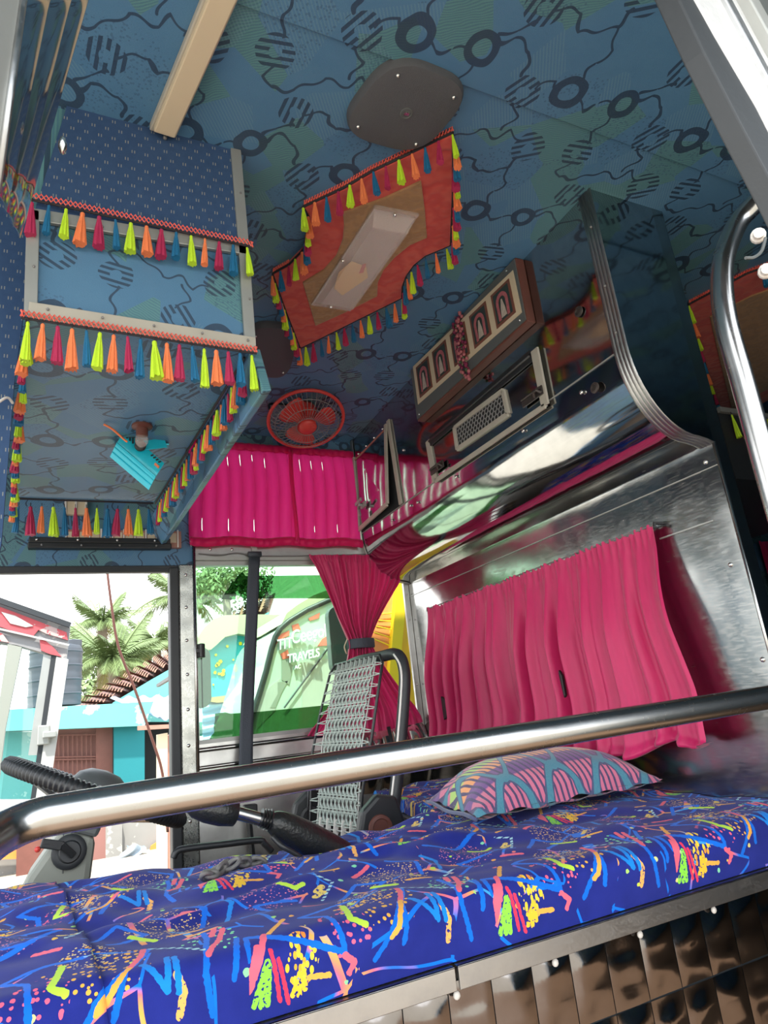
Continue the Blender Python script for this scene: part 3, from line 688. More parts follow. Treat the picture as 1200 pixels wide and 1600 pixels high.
# ================================================================== CEILING FITTINGS
pc = lambda x, y, z=ZC: at(x, y, 'z', z)
ll = thing('ceiling_lamp', pc(290, 100), 'long cream ceiling lamp running out of the top of the frame', 'ceiling lamp')
A, B_ = pc(254, 200), pc(339, 0); B_ = A+(B_-A)*1.5
mb = MB(); wv = (pc(273, 206)-pc(232, 193)); 
for (w, z0, z1, nm, m) in ((1.0, 0, -0.020, 'tray', M['alu_cream']), (0.80, -0.012, -0.034, 'diffuser', M['cream'])):
    h = wv*w/2; i0 = (B_-A).normalized()*(0.0 if w == 1 else 0.012)
    MB().prism([A-h+i0+V3((0, 0, z0)), A+h+i0+V3((0, 0, z0)), B_+h+V3((0, 0, z0)), B_-h+V3((0, 0, z0))], (0, 0, z1-z0)).build(nm, m, ll, bevel=0.003)
MB().ball(A+V3((0.006, 0.004, -.024)), 0.005, 8, 5).build('screw', M['wire'], ll)
def speaker(cx, pts, label, emblem=True):
    z = ZC; c = pc(*cx); t = thing('ceiling_speaker', c, label, 'speaker', )
    P = [pc(*p) for p in pts]; n = len(P); out = []
    for i in range(n):       # rounded lozenge
        a, b, e = P[i-1], P[i], P[(i+1) % n]
        for k in range(9):
            w = k/8; p0 = lerp(a, b, .60); p2 = lerp(b, e, .40); out.append((p0*(1-w)**2+b*2*w*(1-w)+p2*w*w))
    cc = sum(out, V3((0, 0, 0)))/len(out)
    vs = []; fs = []; m = len(out)
    for (s_, z_) in ((1.0, 0), (1.0, -.016), (0.965, -.026), (0.90, -.028), (0.5, -.032), (0.02, -.033)):
        vs += [cc+(p-cc)*s_+V3((0, 0, z_)) for p in out]
    for r_ in range(5):
        for i in range(m):
            j = (i+1) % m; fs.append((r_*m+i, r_*m+j, (r_+1)*m+j, (r_+1)*m+i))
    fs.append(tuple(5*m+i for i in range(m)))
    MB().add(vs, fs).build('grille', M['speaker'], t, smooth=True, angle=40)
    for i in range(4):
        MB().ball(cc+(P[i]-cc)*0.66+V3((0, 0, -.029)), 0.0055, 8, 5).build('screw', M['screw'], t, smooth=True)
    if emblem:
        MB().lathe(cc+V3((0, 0, -.031)), (0, 0, -1), [(0.016, 0), (0.016, .003), (0.013, .004), (0.012, .002), (0.0, .002)], 16).build('emblem', M['greydark'], t, smooth=True, angle=40)
        MB().box(cc+V3((-.006, -.004, -.036)), cc+V3((.006, .004, -.033))).build('badge', M['screw'], t)
speaker((628, 155), [(612, 70), (745, 125), (655, 235), (520, 195)], 'large grey lozenge speaker on the ceiling beside the red velvet ornament')
speaker((428, 540), [(385, 498), (470, 505), (450, 585), (392, 580)], 'grey speaker half hidden behind the left end of the red ornament', False)
def ornament(pts_out, pts_in, label, fringe_keys, lens=None, z=ZC, L=0.084, braids=(), skip=()):
    o = thing('ceiling_ornament', sum(pts_out, V3((0, 0, 0)))/len(pts_out), label, 'ceiling ornament')
    MB().prism(pts_out, (0, 0, -0.020)).build('velvet_border', M['red_velvet'], o, bevel=0.005)
    MB().prism([p+V3((0, 0, -.016)) for p in pts_in], (0, 0, -0.010)).build('velvet_centre', M['tan_velvet'], o, bevel=0.003)
    c = sum(pts_out, V3((0, 0, 0)))/len(pts_out)
    MB().tube([p+V3((0, 0, -.016)) for p in pts_out], 0.0042, 5, closed=True).build('edging_cord', M['cord'], o)
    for i0, i1 in braids:
        run = [p+V3((0, 0, 0.004)) for p in pts_out[i0:i1+1]]
        braid(o, run, 0.016, off=(0, -0.004, 0))
    ps_ = path_points([p+V3((0, 0, -.014)) for p in pts_out], fringe_keys, closed=True)
    for i, p in enumerate(ps_):
        pp = p+(p-c).normalized()*0.004
        if p.y > -1: tassel(o, pp, 'lotc'[i % 4], L, 0.05)
    return o
zo = lambda X, Y: pc(400+X/3.5294, 180+Y/3.5294)
OUT = [zo(*p) for p in ((262, 478), (480, 375), (640, 280), (830, 190), (1080, 70), (1080, 380), (1068, 692), (930, 750), (868, 800), (825, 860), (803, 920), (800, 985), (600, 1085), (420, 1175), (243, 1262), (165, 1060), (92, 850), (180, 800), (262, 715), (285, 600), (290, 530))]
INN = [zo(*p) for p in ((475, 500), (700, 420), (905, 325), (925, 480), (938, 640), (845, 680), (760, 750), (700, 820), (668, 890), (665, 965), (480, 1060), (325, 1130), (290, 1010), (255, 890), (370, 820), (440, 740), (475, 650), (482, 570))]
orn = ornament(OUT, INN, 'red and tan velvet ornament with tassels round a clear ceiling lamp', 66, braids=((0, 4), (14, 17)))
le = [zo(*p) for p in ((650, 452), (890, 500), (515, 1035), (300, 1000))]
lp = thing('lamp_fitting', sum(le, V3((0, 0, 0)))/4, 'oblong clear plastic ceiling lamp in the middle of the velvet ornament', 'ceiling lamp')
cL = sum(le, V3((0, 0, 0)))/4
def ring(s, z): return [cL+(p-cL)*s+V3((0, 0, z)) for p in le]
vs = ring(1, -.026)+ring(1, -.034)+ring(.93, -.036)+ring(.80, -.062); fs = []
for r_ in range(3):
    for i in range(4): fs.append((r_*4+i, r_*4+(i+1) % 4, (r_+1)*4+(i+1) % 4, (r_+1)*4+i))
fs.append((12, 13, 14, 15))
MB().add(vs, fs).build('lens', M['lensglass'], lp, thick=0.003)
MB().prism(ring(.94, -.027), (0, 0, -.006)).build('reflector_tray', M['lens'], lp)
pp = [zo(*p)+V3((0, 0, -.046)) for p in ((520, 740), (600, 770), (610, 830), (470, 930), (425, 890), (450, 800))]
MB().prism(pp, (0, 0, .002)).build('paper_scrap', M['paper'], lp, label='yellowed scrap of paper lying in the lens')
pp = [zo(*p)+V3((0, 0, -.047)) for p in ((580, 755), (600, 750), (585, 800), (560, 805))]
MB().prism(pp, (0, 0, .001)).build('label_mark', M['fan_red'], lp, label='small red mark')
for k, p in enumerate((zo(757, 487), zo(408, 1003), zo(472, 745))): MB().ball(p+V3((0, 0, -.040)), .006, 8, 5).build('screw', M['screw'], lp)
# a second ornament on the saloon ceiling behind the partition
o2 = [pc(*p) for p in ((1075, 470), (1120, 446), (1165, 422), (1225, 400), (1300, 470), (1330, 560), (1240, 575), (1200, 620), (1130, 660), (1100, 560))]
i2 = [lerp(p, sum(o2, V3((0, 0, 0)))/len(o2), .25) for p in o2]
ornament(o2, i2, 'second velvet ornament on the saloon ceiling, half hidden by the grab handle', 30, braids=((0, 3),), L=0.085)
# ================================================================== FAN
fc = V3((0.95, 2.6, 1.300)); fd = V3((-0.06, -0.42, -1)).normalized()
fn = thing('cabin_fan', fc+V3((0, 0, .08)), 'coral red caged fan hanging from the ceiling above the pink pelmet', 'fan')
fx = fd.cross(V3((0, 1, 0))).normalized(); fy = fd.cross(fx); R = 0.172
def fp(r, a, h): return fc+fx*(r*math.cos(a))+fy*(r*math.sin(a))+fd*h
MB().tube([fp(R, k*math.pi/24, 0) for k in range(48)], 0.0085, 8, closed=True).build('rim', M['fan_red'], fn, smooth=True)
mb = MB()
for k in range(44):
    a = 2*math.pi*k/44
    mb.tube([fp(0.05, a, 0.050), fp(0.10, a, 0.046), fp(0.145, a, 0.030), fp(R, a, 0.0), fp(0.15, a, -0.045), fp(0.09, a, -0.062)], 0.0013, 4, caps=False)
for (r, h) in ((0.05, .05), (0.10, .046), (0.145, .03), (0.15, -.045), (0.09, -.062)): mb.tube([fp(r, k*math.pi/16, h) for k in range(32)], 0.0016, 4, closed=True)
mb.build('cage_wires', M['wire'], fn)['kind'] = 'stuff'
for k in range(3):
    a0 = 0.5+2*math.pi*k/3
    MB().grid(lambda u, v: fp(0.02+0.115*v, a0+(u-.5)*(0.6+0.75*math.sin(v*2.6)), 0.010+0.030*(u-.5)), 6, 6).build('blade', M['fan_red'], fn, smooth=True, thick=0.002)
MB().lathe(fc+fd*0.052, fd, [(0.040, -0.03), (0.042, 0), (0.036, .008), (0.0, .012)], 20).build('hub', M['fan_red'], fn, smooth=True, angle=50)
MB().lathe(fc+fd*-0.02, -fd, [(0.055, 0), (0.058, .03), (0.050, .055), (0.02, .068)], 18).build('motor', M['fan_red'], fn, smooth=True, angle=50)
MB().tube(bez([fp(R, math.pi*0.05, -.003), fp(R*.9, 0.1, -.075), fc-fd*.085, fp(R*.9, math.pi, -.075), fp(R, math.pi*.97, -.003)], 5), 0.006, 6).build('bracket', M['black'], fn, smooth=True)
MB().tube([fc-fd*.06, V3((fc.x, fc.y+.02, ZC))], 0.014, 10).build('stem', M['black'], fn, smooth=True)
# ================================================================== OVERHEAD CABINET ON THE PARTITION
cab = thing('overhead_cabinet', (1.46, 2.05, 0.606), 'long mirror steel cabinet with a rounded underside along the rear partition', 'cabinet')
PROF = [(XC, ZC), (XC, 1.20), (XC, 1.0), (XC, 0.875)]
for k in range(1, 13):
    w = math.pi/2*k/12; PROF.append((XC+0.19*(1-math.cos(w)), 0.875-0.255*math.sin(w)))
PROF += [(XC+0.222, 0.614), (XB, 0.606)]
def pgrid(y0, y1, off, ny, flute=0.0, nfl=4):
    def fn(a, b):
        t = b*(len(PROF)-1); i = min(int(t), len(PROF)-2); p = V3((PROF[i][0], 0, PROF[i][1])).lerp(V3((PROF[i+1][0], 0, PROF[i+1][1])), t-i)
        tg = V3((PROF[i+1][0]-PROF[i][0], 0, PROF[i+1][1]-PROF[i][1])).normalized(); nn = V3((tg.z, 0, -tg.x))
        o = off+(flute*abs(math.sin(a*math.pi*nfl)) if flute else 0)
        return p+nn*o+V3((0, y0+(y1-y0)*a, 0))
    return fn
MB().grid(pgrid(YN, D-0.002, 0, 1), 24, len(PROF)-1).build('front_sheet', M['steel_cab'], cab, smooth=True)
endp = [(x, YN, z) for x, z in PROF]+[(XB, YN, ZC)]
MB().prism(endp, (0, 0.01, 0)).build('end_panel', M['steel_cab'], cab)
tn = MB().grid(pgrid(YN-0.004, YN+0.046, 0.003, 24, 0.0022, 4), 32, len(PROF)-1).build('fluted_edge_trim', M['alu'], cab, smooth=True, thick=0.002)
MB().grid(pgrid(D-0.040, D-0.006, 0.004, 4), 4, len(PROF)-1).build('end_trim', M['alu_dull'], cab, smooth=True, thick=0.002)
for i in (1, 2, 3): MB().ball((XC-.006, YN+.022, (1.27, 1.07, .92)[i-1]), .0042, 8, 5).build('rivet', M['wire'], tn)
MB().beam((XC-.001, YN+.045, 0.868), (XC-.001, D-.04, 0.868), 0.004, 0.003).build('sheet_joint', M['alu_dull'], cab)
for (x, y) in ((905, 487), (930, 606)):
    p = at(x, y, 'x', XC-.004); MB().lathe(p, (-1, 0, 0), [(0.016, 0), (0.016, .004), (0.010, .006), (0.009, .003), (0, .003)], 16).build('key_lock', M['hasp'], cab, smooth=True, angle=40)
for (x, y) in ((908, 613), (817, 673), (630, 703), (652, 785), (712, 745), (612, 813), (641, 790)):
    p = at(x, y, 'x', XC-.003); MB().ball(p, 0.007, 10, 6, (.6, 1, 1)).build('rivet', M['screw'], cab, smooth=True)
# lifting flap with piano hinge, mesh vent and two hasps
xf = XC-0.009; pf = lambda x, y, dx=0.0: at(x, y, 'x', xf+dx)
fp4 = [V3((xf, 2.18, 1.046)), V3((xf, 1.452, 1.052)), V3((xf, 1.452, 0.853)), V3((xf, 2.165, 0.862))]
dr = MB(); dr.prism(fp4, (0.006, 0, 0)); dr = dr.build('flap_door', M['steel_cab'], cab)
def fbeam(a, b, w, t, m, nm, par): return MB().beam(a, b, w, t, (1, 0, 0)).build(nm, m, par, bevel=0.0015)
dx = V3((-.004, 0, 0))
fbeam(fp4[0]+dx, fp4[3]+dx, 0.034, 0.008, M['alu_cream'], 'edge_frame', dr); fbeam(fp4[1]+dx, fp4[2]+dx, 0.034, 0.008, M['alu_cream'], 'edge_frame', dr)
fbeam(fp4[3]+dx, fp4[2]+dx, 0.018, 0.008, M['alu_cream'], 'edge_frame', dr)
h0, h1 = fp4[0]+V3((-.006, -.02, -.012)), fp4[1]+V3((-.006, .02, -.012))
hg = fbeam(h0, h1, 0.042, 0.006, M['black'], 'piano_hinge', dr)
MB().tube([h0+V3((-.004, 0, 0)), h1+V3((-.004, 0, 0))], 0.006, 8).build('hinge_barrel', M['black'], dr, smooth=True)
mv = [V3((xf-.004, 1.971, 1.013)), V3((xf-.004, 1.643, 1.003)), V3((xf-.004, 1.638, 0.912)), V3((xf-.004, 1.972, 0.921))]
MB().prism([p+V3((.003, 0, 0)) for p in mv], (.002, 0, 0)).build('vent_backing', M['dark'], dr)  # black sheet in place of the unlit space behind the mesh
for i in range(4): fbeam(mv[i], mv[(i+1) % 4], 0.018, 0.010, M['alu_cream'], 'vent_frame', dr)
mb = MB(); vc = sum(mv, V3((0, 0, 0)))/4
for i in range(15):
    for j in range(5):
        y = 1.664+i*0.0205+(0.010 if j % 2 else 0); z = 0.931+j*0.0155+(y-1.64)*.02
        if y > 1.955: continue
        pts = [(V3((xf-.003, y+0.0098*math.cos(k*math.pi/3+.52), z+.0098*math.sin(k*math.pi/3+.52)))) for k in range(6)]
        mb.tube(pts, 0.0018, 4, closed=True)
o = mb.build('vent_mesh', M['wire'], dr); o['kind'] = 'stuff'
def hasp(c, par):
    c = V3(c); t = MB().beam(c+V3((-.006, .05, .0)), c+V3((-.006, -.055, .0)), 0.030, 0.006, (1, 0, 0))
    t.tube([c+V3((-.012, .045, .008)), c+V3((-.012, -.05, .008))], .005, 8).tube([c+V3((-.012, -.02, -.012)), c+V3((-.022, -.03, 0)), c+V3((-.022, -.045, 0)), c+V3((-.012, -.055, -.012))], .005, 8)
    return t.build('hasp', M['hasp'], par, bevel=0.001, label='rusty hasp latch')
hasp(V3((xf-.004, 2.13, 0.905)), dr); hasp(V3((xf-.004, 1.50, 0.905)), dr)
# small door at the far end, standing ajar at its lower free corner
d0 = [V3((XC-.006, 2.955, 1.283)), V3((XC-.008, 2.545, 1.287)), V3((XC-.035, 2.565, 0.895)), V3((XC-.012, 2.962, 0.888))]
MB().prism([V3((XC-.002, 2.95, 1.27)), V3((XC-.002, 2.53, 1.28)), V3((XC-.002, 2.505, .870)), V3((XC-.002, 2.95, .872))], (.001, 0, 0)).build('dark_gap_sheet', M['dark'], cab)  # black sheet on the front, standing in for the cabinet's unlit inside
fbeam(V3((XC-.006, 2.525, 1.30)), V3((XC-.006, 2.495, 0.872)), 0.026, 0.010, M['alu_cream'], 'door_jamb', cab)
dd = MB().prism(d0, (0.006, 0, 0)).build('side_door', M['steel_cab'], cab)
for i, j, w in ((1, 2, .022), (2, 3, .022), (3, 0, .020)): fbeam(d0[i]+dx, d0[j]+dx, w, 0.010, M['alu_cream'], 'edge_frame', dd)
fbeam(d0[0]+V3((-.002, 0, -.018)), d0[1]+V3((-.002, 0, -.018)), 0.006, 0.006, M['wood_pale'], 'hinge_line', dd)
for k in range(4): MB().ball(lerp(d0[0], d0[1], .15+.25*k)+V3((-.002, 0, -.005)), .005, 8, 4).build('rivet', M['screw'], dd); 
hc = lerp(d0[0], d0[2], 0.48)+V3((-.014, .09, -.11)); 
MB().box(hc+V3((.004, -.030, -.014)), hc+V3((.014, .030, .014))).tube([hc+V3((.006, 0, 0)), hc+V3((-.018, 0, 0))], .009, 10).beam(hc+V3((-.018, .035, .010)), hc+V3((-.018, -.040, .018)), .016, .009, (1, 0, 0)).beam(hc+V3((-.010, .022, -.02)), hc+V3((-.010, .010, -.055)), .016, .010, (1, 0, 0)).build('handle', M['alu_dull'], dd, bevel=.002)
# ================================================================== FRAMED PICTURES ON THE CABINET
pic = thing('picture_box', (1.30, 1.76, 1.13), 'dark wooden box frame of five small devotional pictures on the steel cabinet', 'picture frame')
px0 = 1.298; Y0, Y1, Z0, Z1 = 1.435, 2.205, 1.142, 1.386
MB().box((px0+.004, Y0, Z0), (XC-.001, Y1, Z1)).build('box', M['wood'], pic, bevel=0.003)
MB().box((px0, Y0+.004, Z0+.008), (px0+.005, Y1-.004, Z1-.004)).build('face_board', M['greydark'], pic)
cf = [at(x, y, 'x', px0-.002) for x, y in ((645, 573), (801, 422), (815, 488), (653, 632))]
MB().prism(cf, (.003, 0, 0)).build('mount', M['cream'], pic, label='cream picture mount')
for k in range(4): p = (V3((px0-.002, Y0+.03, Z0+.02)), V3((px0-.002, Y1-.03, Z0+.02)), V3((px0-.002, Y0+.05, Z1-.02)), V3((px0-.002, Y1-.1, Z1-.02)))[k]; MB().ball(p, .004, 8, 4).build('screw', M['screw'], pic)
M['icon_bg'] = plain('icon_dark_print', (0.03, 0.05, 0.045), .5); M['icon_bord'] = plain('icon_brown_print', (0.20, 0.075, 0.05), .5, 0, .3, 60)
M['icon_pink'] = plain('icon_rose_print', (0.55, 0.16, 0.18), .5, 0, .5, 90); M['icon_pale'] = plain('icon_pale_print', (0.58, 0.50, 0.42), .5, 0, .4, 80)
def bil(u, v): return lerp(lerp(cf[0], cf[1], u), lerp(cf[3], cf[2], u), v)
for k in range(5):
    u0, u1 = 0.035+k*0.195, 0.035+k*0.195+0.150
    q = lambda u, v, o=-.002: bil(u0+(u1-u0)*u, 0.10+0.80*v)+V3((o, 0, 0))
    f = MB().prism([q(0, 0), q(1, 0), q(1, 1), q(0, 1)], (.002, 0, 0)).build('picture', M['icon_bord'], pic)
    MB().prism([q(.1, .08, -.003), q(.9, .08, -.003), q(.9, .92, -.003), q(.1, .92, -.003)], (.001, 0, 0)).build('print_ground', M['icon_bg'], f)
    arch = [q(.22, .90, -.004)]+[q(.5-.30*math.cos(a), .42-.26*math.sin(a), -.004) for a in [i*math.pi/10 for i in range(11)]]+[q(.78, .90, -.004), q(.66, .90, -.004)]+[q(.5+.18*math.cos(a), .44-.17*math.sin(a), -.004) for a in [i*math.pi/8 for i in range(9)]]+[q(.34, .90, -.004)]
    MB().prism(arch, (.001, 0, 0)).build('print_arch', M['icon_pink'], f)
    fig = [q(.36, .86, -.0045), q(.40, .60, -.0045), q(.44, .48, -.0045), q(.47, .36, -.0045), q(.53, .36, -.0045), q(.56, .48, -.0045), q(.60, .60, -.0045), q(.64, .86, -.0045)]
    MB().prism(fig, (.001, 0, 0)).build('print_figure', M['icon_pale'], f)
# garland over the middle picture
gl = thing('garland', at(722, 490, 'x', px0), 'string of tiny pink and maroon flowers hung over the middle picture', 'garland')
gm = [MB().ball((0, 0, 0), .0075, 6, 4).mesh('flower', [M['icon_pink']], True), MB().ball((0, 0, 0), .007, 6, 4).mesh('flower', [plain('maroon_flower', (.16, .012, .05), .8)], True), MB().ball((0, 0, 0), .006, 6, 4).mesh('flower', [plain('green_leafbud', (.06, .10, .05), .8)], True)]
for k in range(85):
    t = k/84; g = at(712+16*t+random.uniform(-9, 9)*(1-.3*t), 488+104*t, 'x', px0-.010+random.uniform(-.006, .004))
    inst(gm[random.choice((0, 0, 1, 1, 2))], 'flower', gl, g)
MB().tube([at(712, 488, 'x', px0-.006), at(728, 592, 'x', px0-.006)], .002, 5).build('string', M['cord'], gl)
# ================================================================== CURTAINS
def folds(u, ph, n):
    s = math.sin(2*math.pi*n*u+ph+1.3*math.sin(2*math.pi*u*3.1+ph))
    s = math.copysign(abs(s)**.75, s); return 0.60*s+0.30*math.sin(2*math.pi*n*1.73*u+ph*2)+0.12*math.sin(2*math.pi*n*3.1*u)
pel = thing('pelmet_curtain', (0.92, 2.96, 0.815), 'pleated pink satin pelmet stretched over the upper side window', 'curtain')
PX0, PX1, PZ0, PZ1 = 0.480, 1.332, 0.808, 1.318; NP = 14
mb = MB()
for k in range(NP):
    a0, a1 = PX0+(PX1-PX0)*k/NP, PX0+(PX1-PX0)*(k+1)/NP
    su = (0.10+random.uniform(0, .03), 0.24+random.uniform(-.04, .06)) if k in (1, 2, 3, 4, 5, 8, 9, 10) else (2, 3)
    sl_ = (0.76+random.uniform(-.03, .03), 0.89) if k in (0, 2, 4, 9, 11) else (2, 3)
    def fn(u, v, a0=a0, a1=a1, su=su, sl_=sl_, k=k):
        e = u**3 if u > .5 else 0
        gap = 0.0034*((sm(su[0], su[0]+.02, v)-sm(su[1]-.06, su[1], v))+(sm(sl_[0], sl_[0]+.05, v)-sm(sl_[1]-.02, sl_[1], v)))
        lean = 0.010*math.sin(v*3.1+1)
        x = a0+(a1-a0)*u-gap*(u > .99)+lean*math.sin(math.pi*v)
        bulge = 0.020*math.sin(math.pi*min(1, u*1.02))**0.7*math.sin(math.pi*v)**.4+0.010*u*math.sin(math.pi*v)
        return (x, 2.972-bulge, PZ1+(PZ0-PZ1)*v)
    mb.grid(fn, 10, 44)
mb.build('pleats', M['pinkp'], pel, smooth=True)
MB().grid(lambda u, v: (PX0+(PX1-PX0)*u, 2.966-0.006*math.sin(v*3.14)-.002*math.sin(u*150), PZ1+.006-0.042*v), 120, 4).build('top_hem', M['pinkp'], pel, smooth=True, thick=.002)
MB().grid(lambda u, v: (PX0+(PX1-PX0)*u, 2.958-0.012*math.sin(v*3.14)-.003*math.sin(u*120+2*math.sin(u*31)), PZ0+.030-0.042*v-.005*math.sin(u*20)), 120, 6).build('bottom_hem', M['pinkp'], pel, smooth=True, thick=.002)
xs = PX0+(PX1-PX0)*.575
MB().grid(lambda u, v: (xs+.020*u-.004*math.sin(v*5), 2.944-.004*math.sin(u*3.14), PZ1-.02+(PZ0-PZ1+.03)*v), 4, 20).build('overlap_seam', M['pinkp'], pel, smooth=True, thick=.002)
# curtain on the partition
bc = thing('partition_curtain', (1.55, 2.05, -0.23), 'gathered pink satin curtain hung on the mirror steel rear partition', 'curtain')
CY0, CY1 = 2.752, 1.345
def cur(u, v):
    n = 15; uu = u+0.012*v*math.sin(u*9)
    warp = uu+0.035*math.sin(2*math.pi*uu*1.0)
    A = 0.011+0.040*sm(0, .5, v)
    f = folds(warp, 1.1, n)
    wide = 0.35+0.65*(1-sm(.62, .95, u))          # broad calm folds towards the near end
    f = f*wide+0.5*(1-wide)*math.sin(2*math.pi*4*u+.5)
    fr_ = 0.004*math.sin(2*math.pi*52*u+math.sin(u*40))*(1-sm(0.02, .12, v))
    x = XB-0.022-A*(1+f)*0.85-fr_
    spread = -0.062*sm(0.2, 1, v)*sm(.5, 1, u)
    y = CY0+(CY1-CY0)*u+spread+0.010*math.sin(v*4+u*21)*v
    z = 0.437+0.006*math.sin(u*2*math.pi*52)*(v < .02)-(0.655-.055*u+0.014*math.sin(u*19)+.010*math.sin(u*47))*min(v, .93)/.93
    if v > .93:
        w = (v-.93)/.07; z -= 0.028*math.sin(w*math.pi*.75)*(1+.35*f)*(1-.9*sm(.94, 1, u)); x += -0.032*math.sin(w*math.pi)+0.030*w
    x -= 0.030*sm(.70, .93, v)*(0.6+.4*f)
    # the pinch where a dark tie catches the cloth
    dp = math.exp(-((u-.43)/.035)**2-((v-.72)/.10)**2); x += 0.018*dp
    return (x, y, z)
MB().grid(cur, 340, 60).build('cloth', M['pink'], bc, smooth=True)
MB().tube([(XB-.03, CY0+.01, 0.438), (XB-.03, CY1-.005, 0.437)], .003, 6).build('curtain_wire', M['wire'], bc)
for y in (CY0+.008, CY1-.004): MB().tube([(XB, y, .440), (XB-.034, y, .440), (XB-.034, y, .425)], .005, 7).build('wire_hook', M['black'], bc)
def flap_tie(px, py, w, h, nm='tie_strap'):
    c = at(px, py, 'x', XB-.075)
    return MB().prism([c+V3((0, w*.2, h)), c+V3((0, -w*.5, h*.6)), c+V3((0, -w*.5, -h*.7)), c+V3((0, w*.1, -h)), c+V3((0, w*.8, -h)), c+V3((0, w*.7, 0))], (.012, 0, 0)).build(nm, M['black'], bc, bevel=.003)
flap_tie(692, 1106, .055, .052); flap_tie(877, 1070, .018, .050)
# tied curtain at the side window
tc = thing('tied_curtain', (1.27, 2.95, -0.08), 'pink satin curtain tied in at the waist with a black band', 'curtain')
ROWS = [(.752, 1.035, 1.575), (.735, 1.035, 1.575), (.70, 1.055, 1.560), (.60, 1.095, 1.505), (.50, 1.135, 1.430), (.40, 1.172, 1.360), (.335, 1.197, 1.322), (.300, 1.200, 1.320), (.26, 1.190, 1.335), (.18, 1.165, 1.385), (.08, 1.105, 1.450), (.0, 1.040, 1.515), (-.05, .985, 1.545), (-.078, .965, 1.555)]
def tied(u, v):
    t = v*(len(ROWS)-1); i = min(int(t), len(ROWS)-2); w = t-i
    z, a, b_ = (ROWS[i][j]*(1-w)+ROWS[i+1][j]*w for j in range(3))
    wd = (b_-a)
    A = 0.011+0.014*(1-wd/.55)
    f = folds(u, .4, 9)
    yy = D-0.050-A*f-0.02*math.exp(-((z-.31)/.1)**2)-(0.004*math.sin(u*220) if v < .12 else 0)
    return (a+wd*u+.006*math.sin(v*9+u*7), yy, z-.018*math.sin(math.pi*u)*(v > .97))
MB().grid(tied, 160, 90).build('cloth', M['pink'], tc, smooth=True)
MB().lathe((1.26, D-.072, .332), (0, 0, -1), [(.066, 0), (.069, .004), (.069, .040), (.066, .044)], 24).build('tie_band', M['belt'], tc, smooth=True, angle=50)
tb = tc.children[-1]
for p in tb.data.vertices: p.co.y = (p.co.y-(D-.072-WL['tied_curtain'].y))*.62+(D-.072-WL['tied_curtain'].y)
MB().tube(bez([(1.192, D-.07, .335), (1.178, D-.06, .30), (1.19, D-.05, .27), (1.186, D-.04, .30)]), .003, 6).build('tie_cord', M['cream'], tc)
# saloon curtain far behind
sc = thing('saloon_curtain', at(1198, 880, 'y', 2.96), 'pink curtain in the dark saloon, at the right edge of the frame', 'curtain')
c0 = at(1180, 846, 'y', 2.93)
MB().grid(lambda u, v: (c0.x+.02+1.2*u, 2.93-.02*folds(u, .3, 12), c0.z-.65*v), 120, 10).build('cloth', M['pink'], sc, smooth=True)
sh = thing('saloon_rack', at(1150, 655, 'y', 2.6), 'dark parcel rack of the saloon with a pale edge strip', 'rack')
r0, r1 = at(1121, 641, 'y', 1.62), at(1230, 668, 'y', 1.62)
MB().box((r0.x, 1.62, r0.z-.30), (min(r0.x+1.2, XE-.05), 2.95, r0.z)).build('rack_body', M['rubber'], sh)
MB().box((r0.x-.002, 1.605, r0.z-.012), (r0.x+1.2, 1.62, r0.z+.010)).build('edge_strip', M['alu_dull'], sh)
for k, key in enumerate('lotlcotlc'): tassel(sh, (r0.x+.05+.075*k, 1.60, r0.z-.012), key, .11)
# ================================================================== BED
bd = thing('engine_cover_berth', (0.6, 1.5, -0.95), 'box berth over the engine, faced with small padded steel panels', 'berth')
def yfar(x): return 2.02-0.35*(x+.1)*sm(-.3, .3, x)*0.9 if x < .5 else 1.88+0.84*sm(.98, 1.16, x)
MB().prism([(-.6, 1.135, -.95), (1.575, 1.135, -.95), (1.575, 2.68, -.95), (1.12, 2.68, -.95), (.97, 1.86, -.95), (-.6, 1.95, -.95)], (0, 0, .60)).build('carcass', M['rubber'], bd)
pm = []
for v in range(4):
    rr = random.Random(v)
    f = [rr.uniform(-1, 1) for _ in range(6)]
    def q(a, b_, f=f):
        bul = .0030*(math.sin(math.pi*a)*math.sin(math.pi*b_))**.5
        return (a*.083, -bul-.0025*math.sin(a*5*f[0]+b_*7*f[1]+f[2]*3)*math.sin(math.pi*a)*math.sin(math.pi*b_)-.0015*math.sin(b_*14+f[3]*4)*math.sin(math.pi*a), -b_*.128)
    pm.append(MB().grid(q, 8, 8).mesh('padded_panel', M['steel_panel'], True))
for r_ in range(3):
    for k in range(20):
        inst(pm[random.randrange(4)], 'padded_panel', bd, (-.18+.085*k, 1.131, -.446-.131*r_))
for k in range(8): MB().ball((-.02+.205*k, 1.121, -.462), .007, 8, 5, (1, .6, 1)).build('screw', M['enamel_w'], bd, smooth=True)
ZS = -.412
for nm, xa, xb_ in (('edge_strip', -.5, .583), ('edge_strip', .589, 1.578)):
    o = MB().box((xa, 1.094, ZS-.034), (xb_, 1.099, ZS)).box((xa, 1.094, ZS-.003), (xb_, 1.132, ZS)).build(nm, M['alu'], bd, bevel=.001)
bc_ = thing('bed_cover', (0.6, 1.12, -.41), 'royal blue moquette cover with neon strokes and dots spread over the berth', 'bed cover')
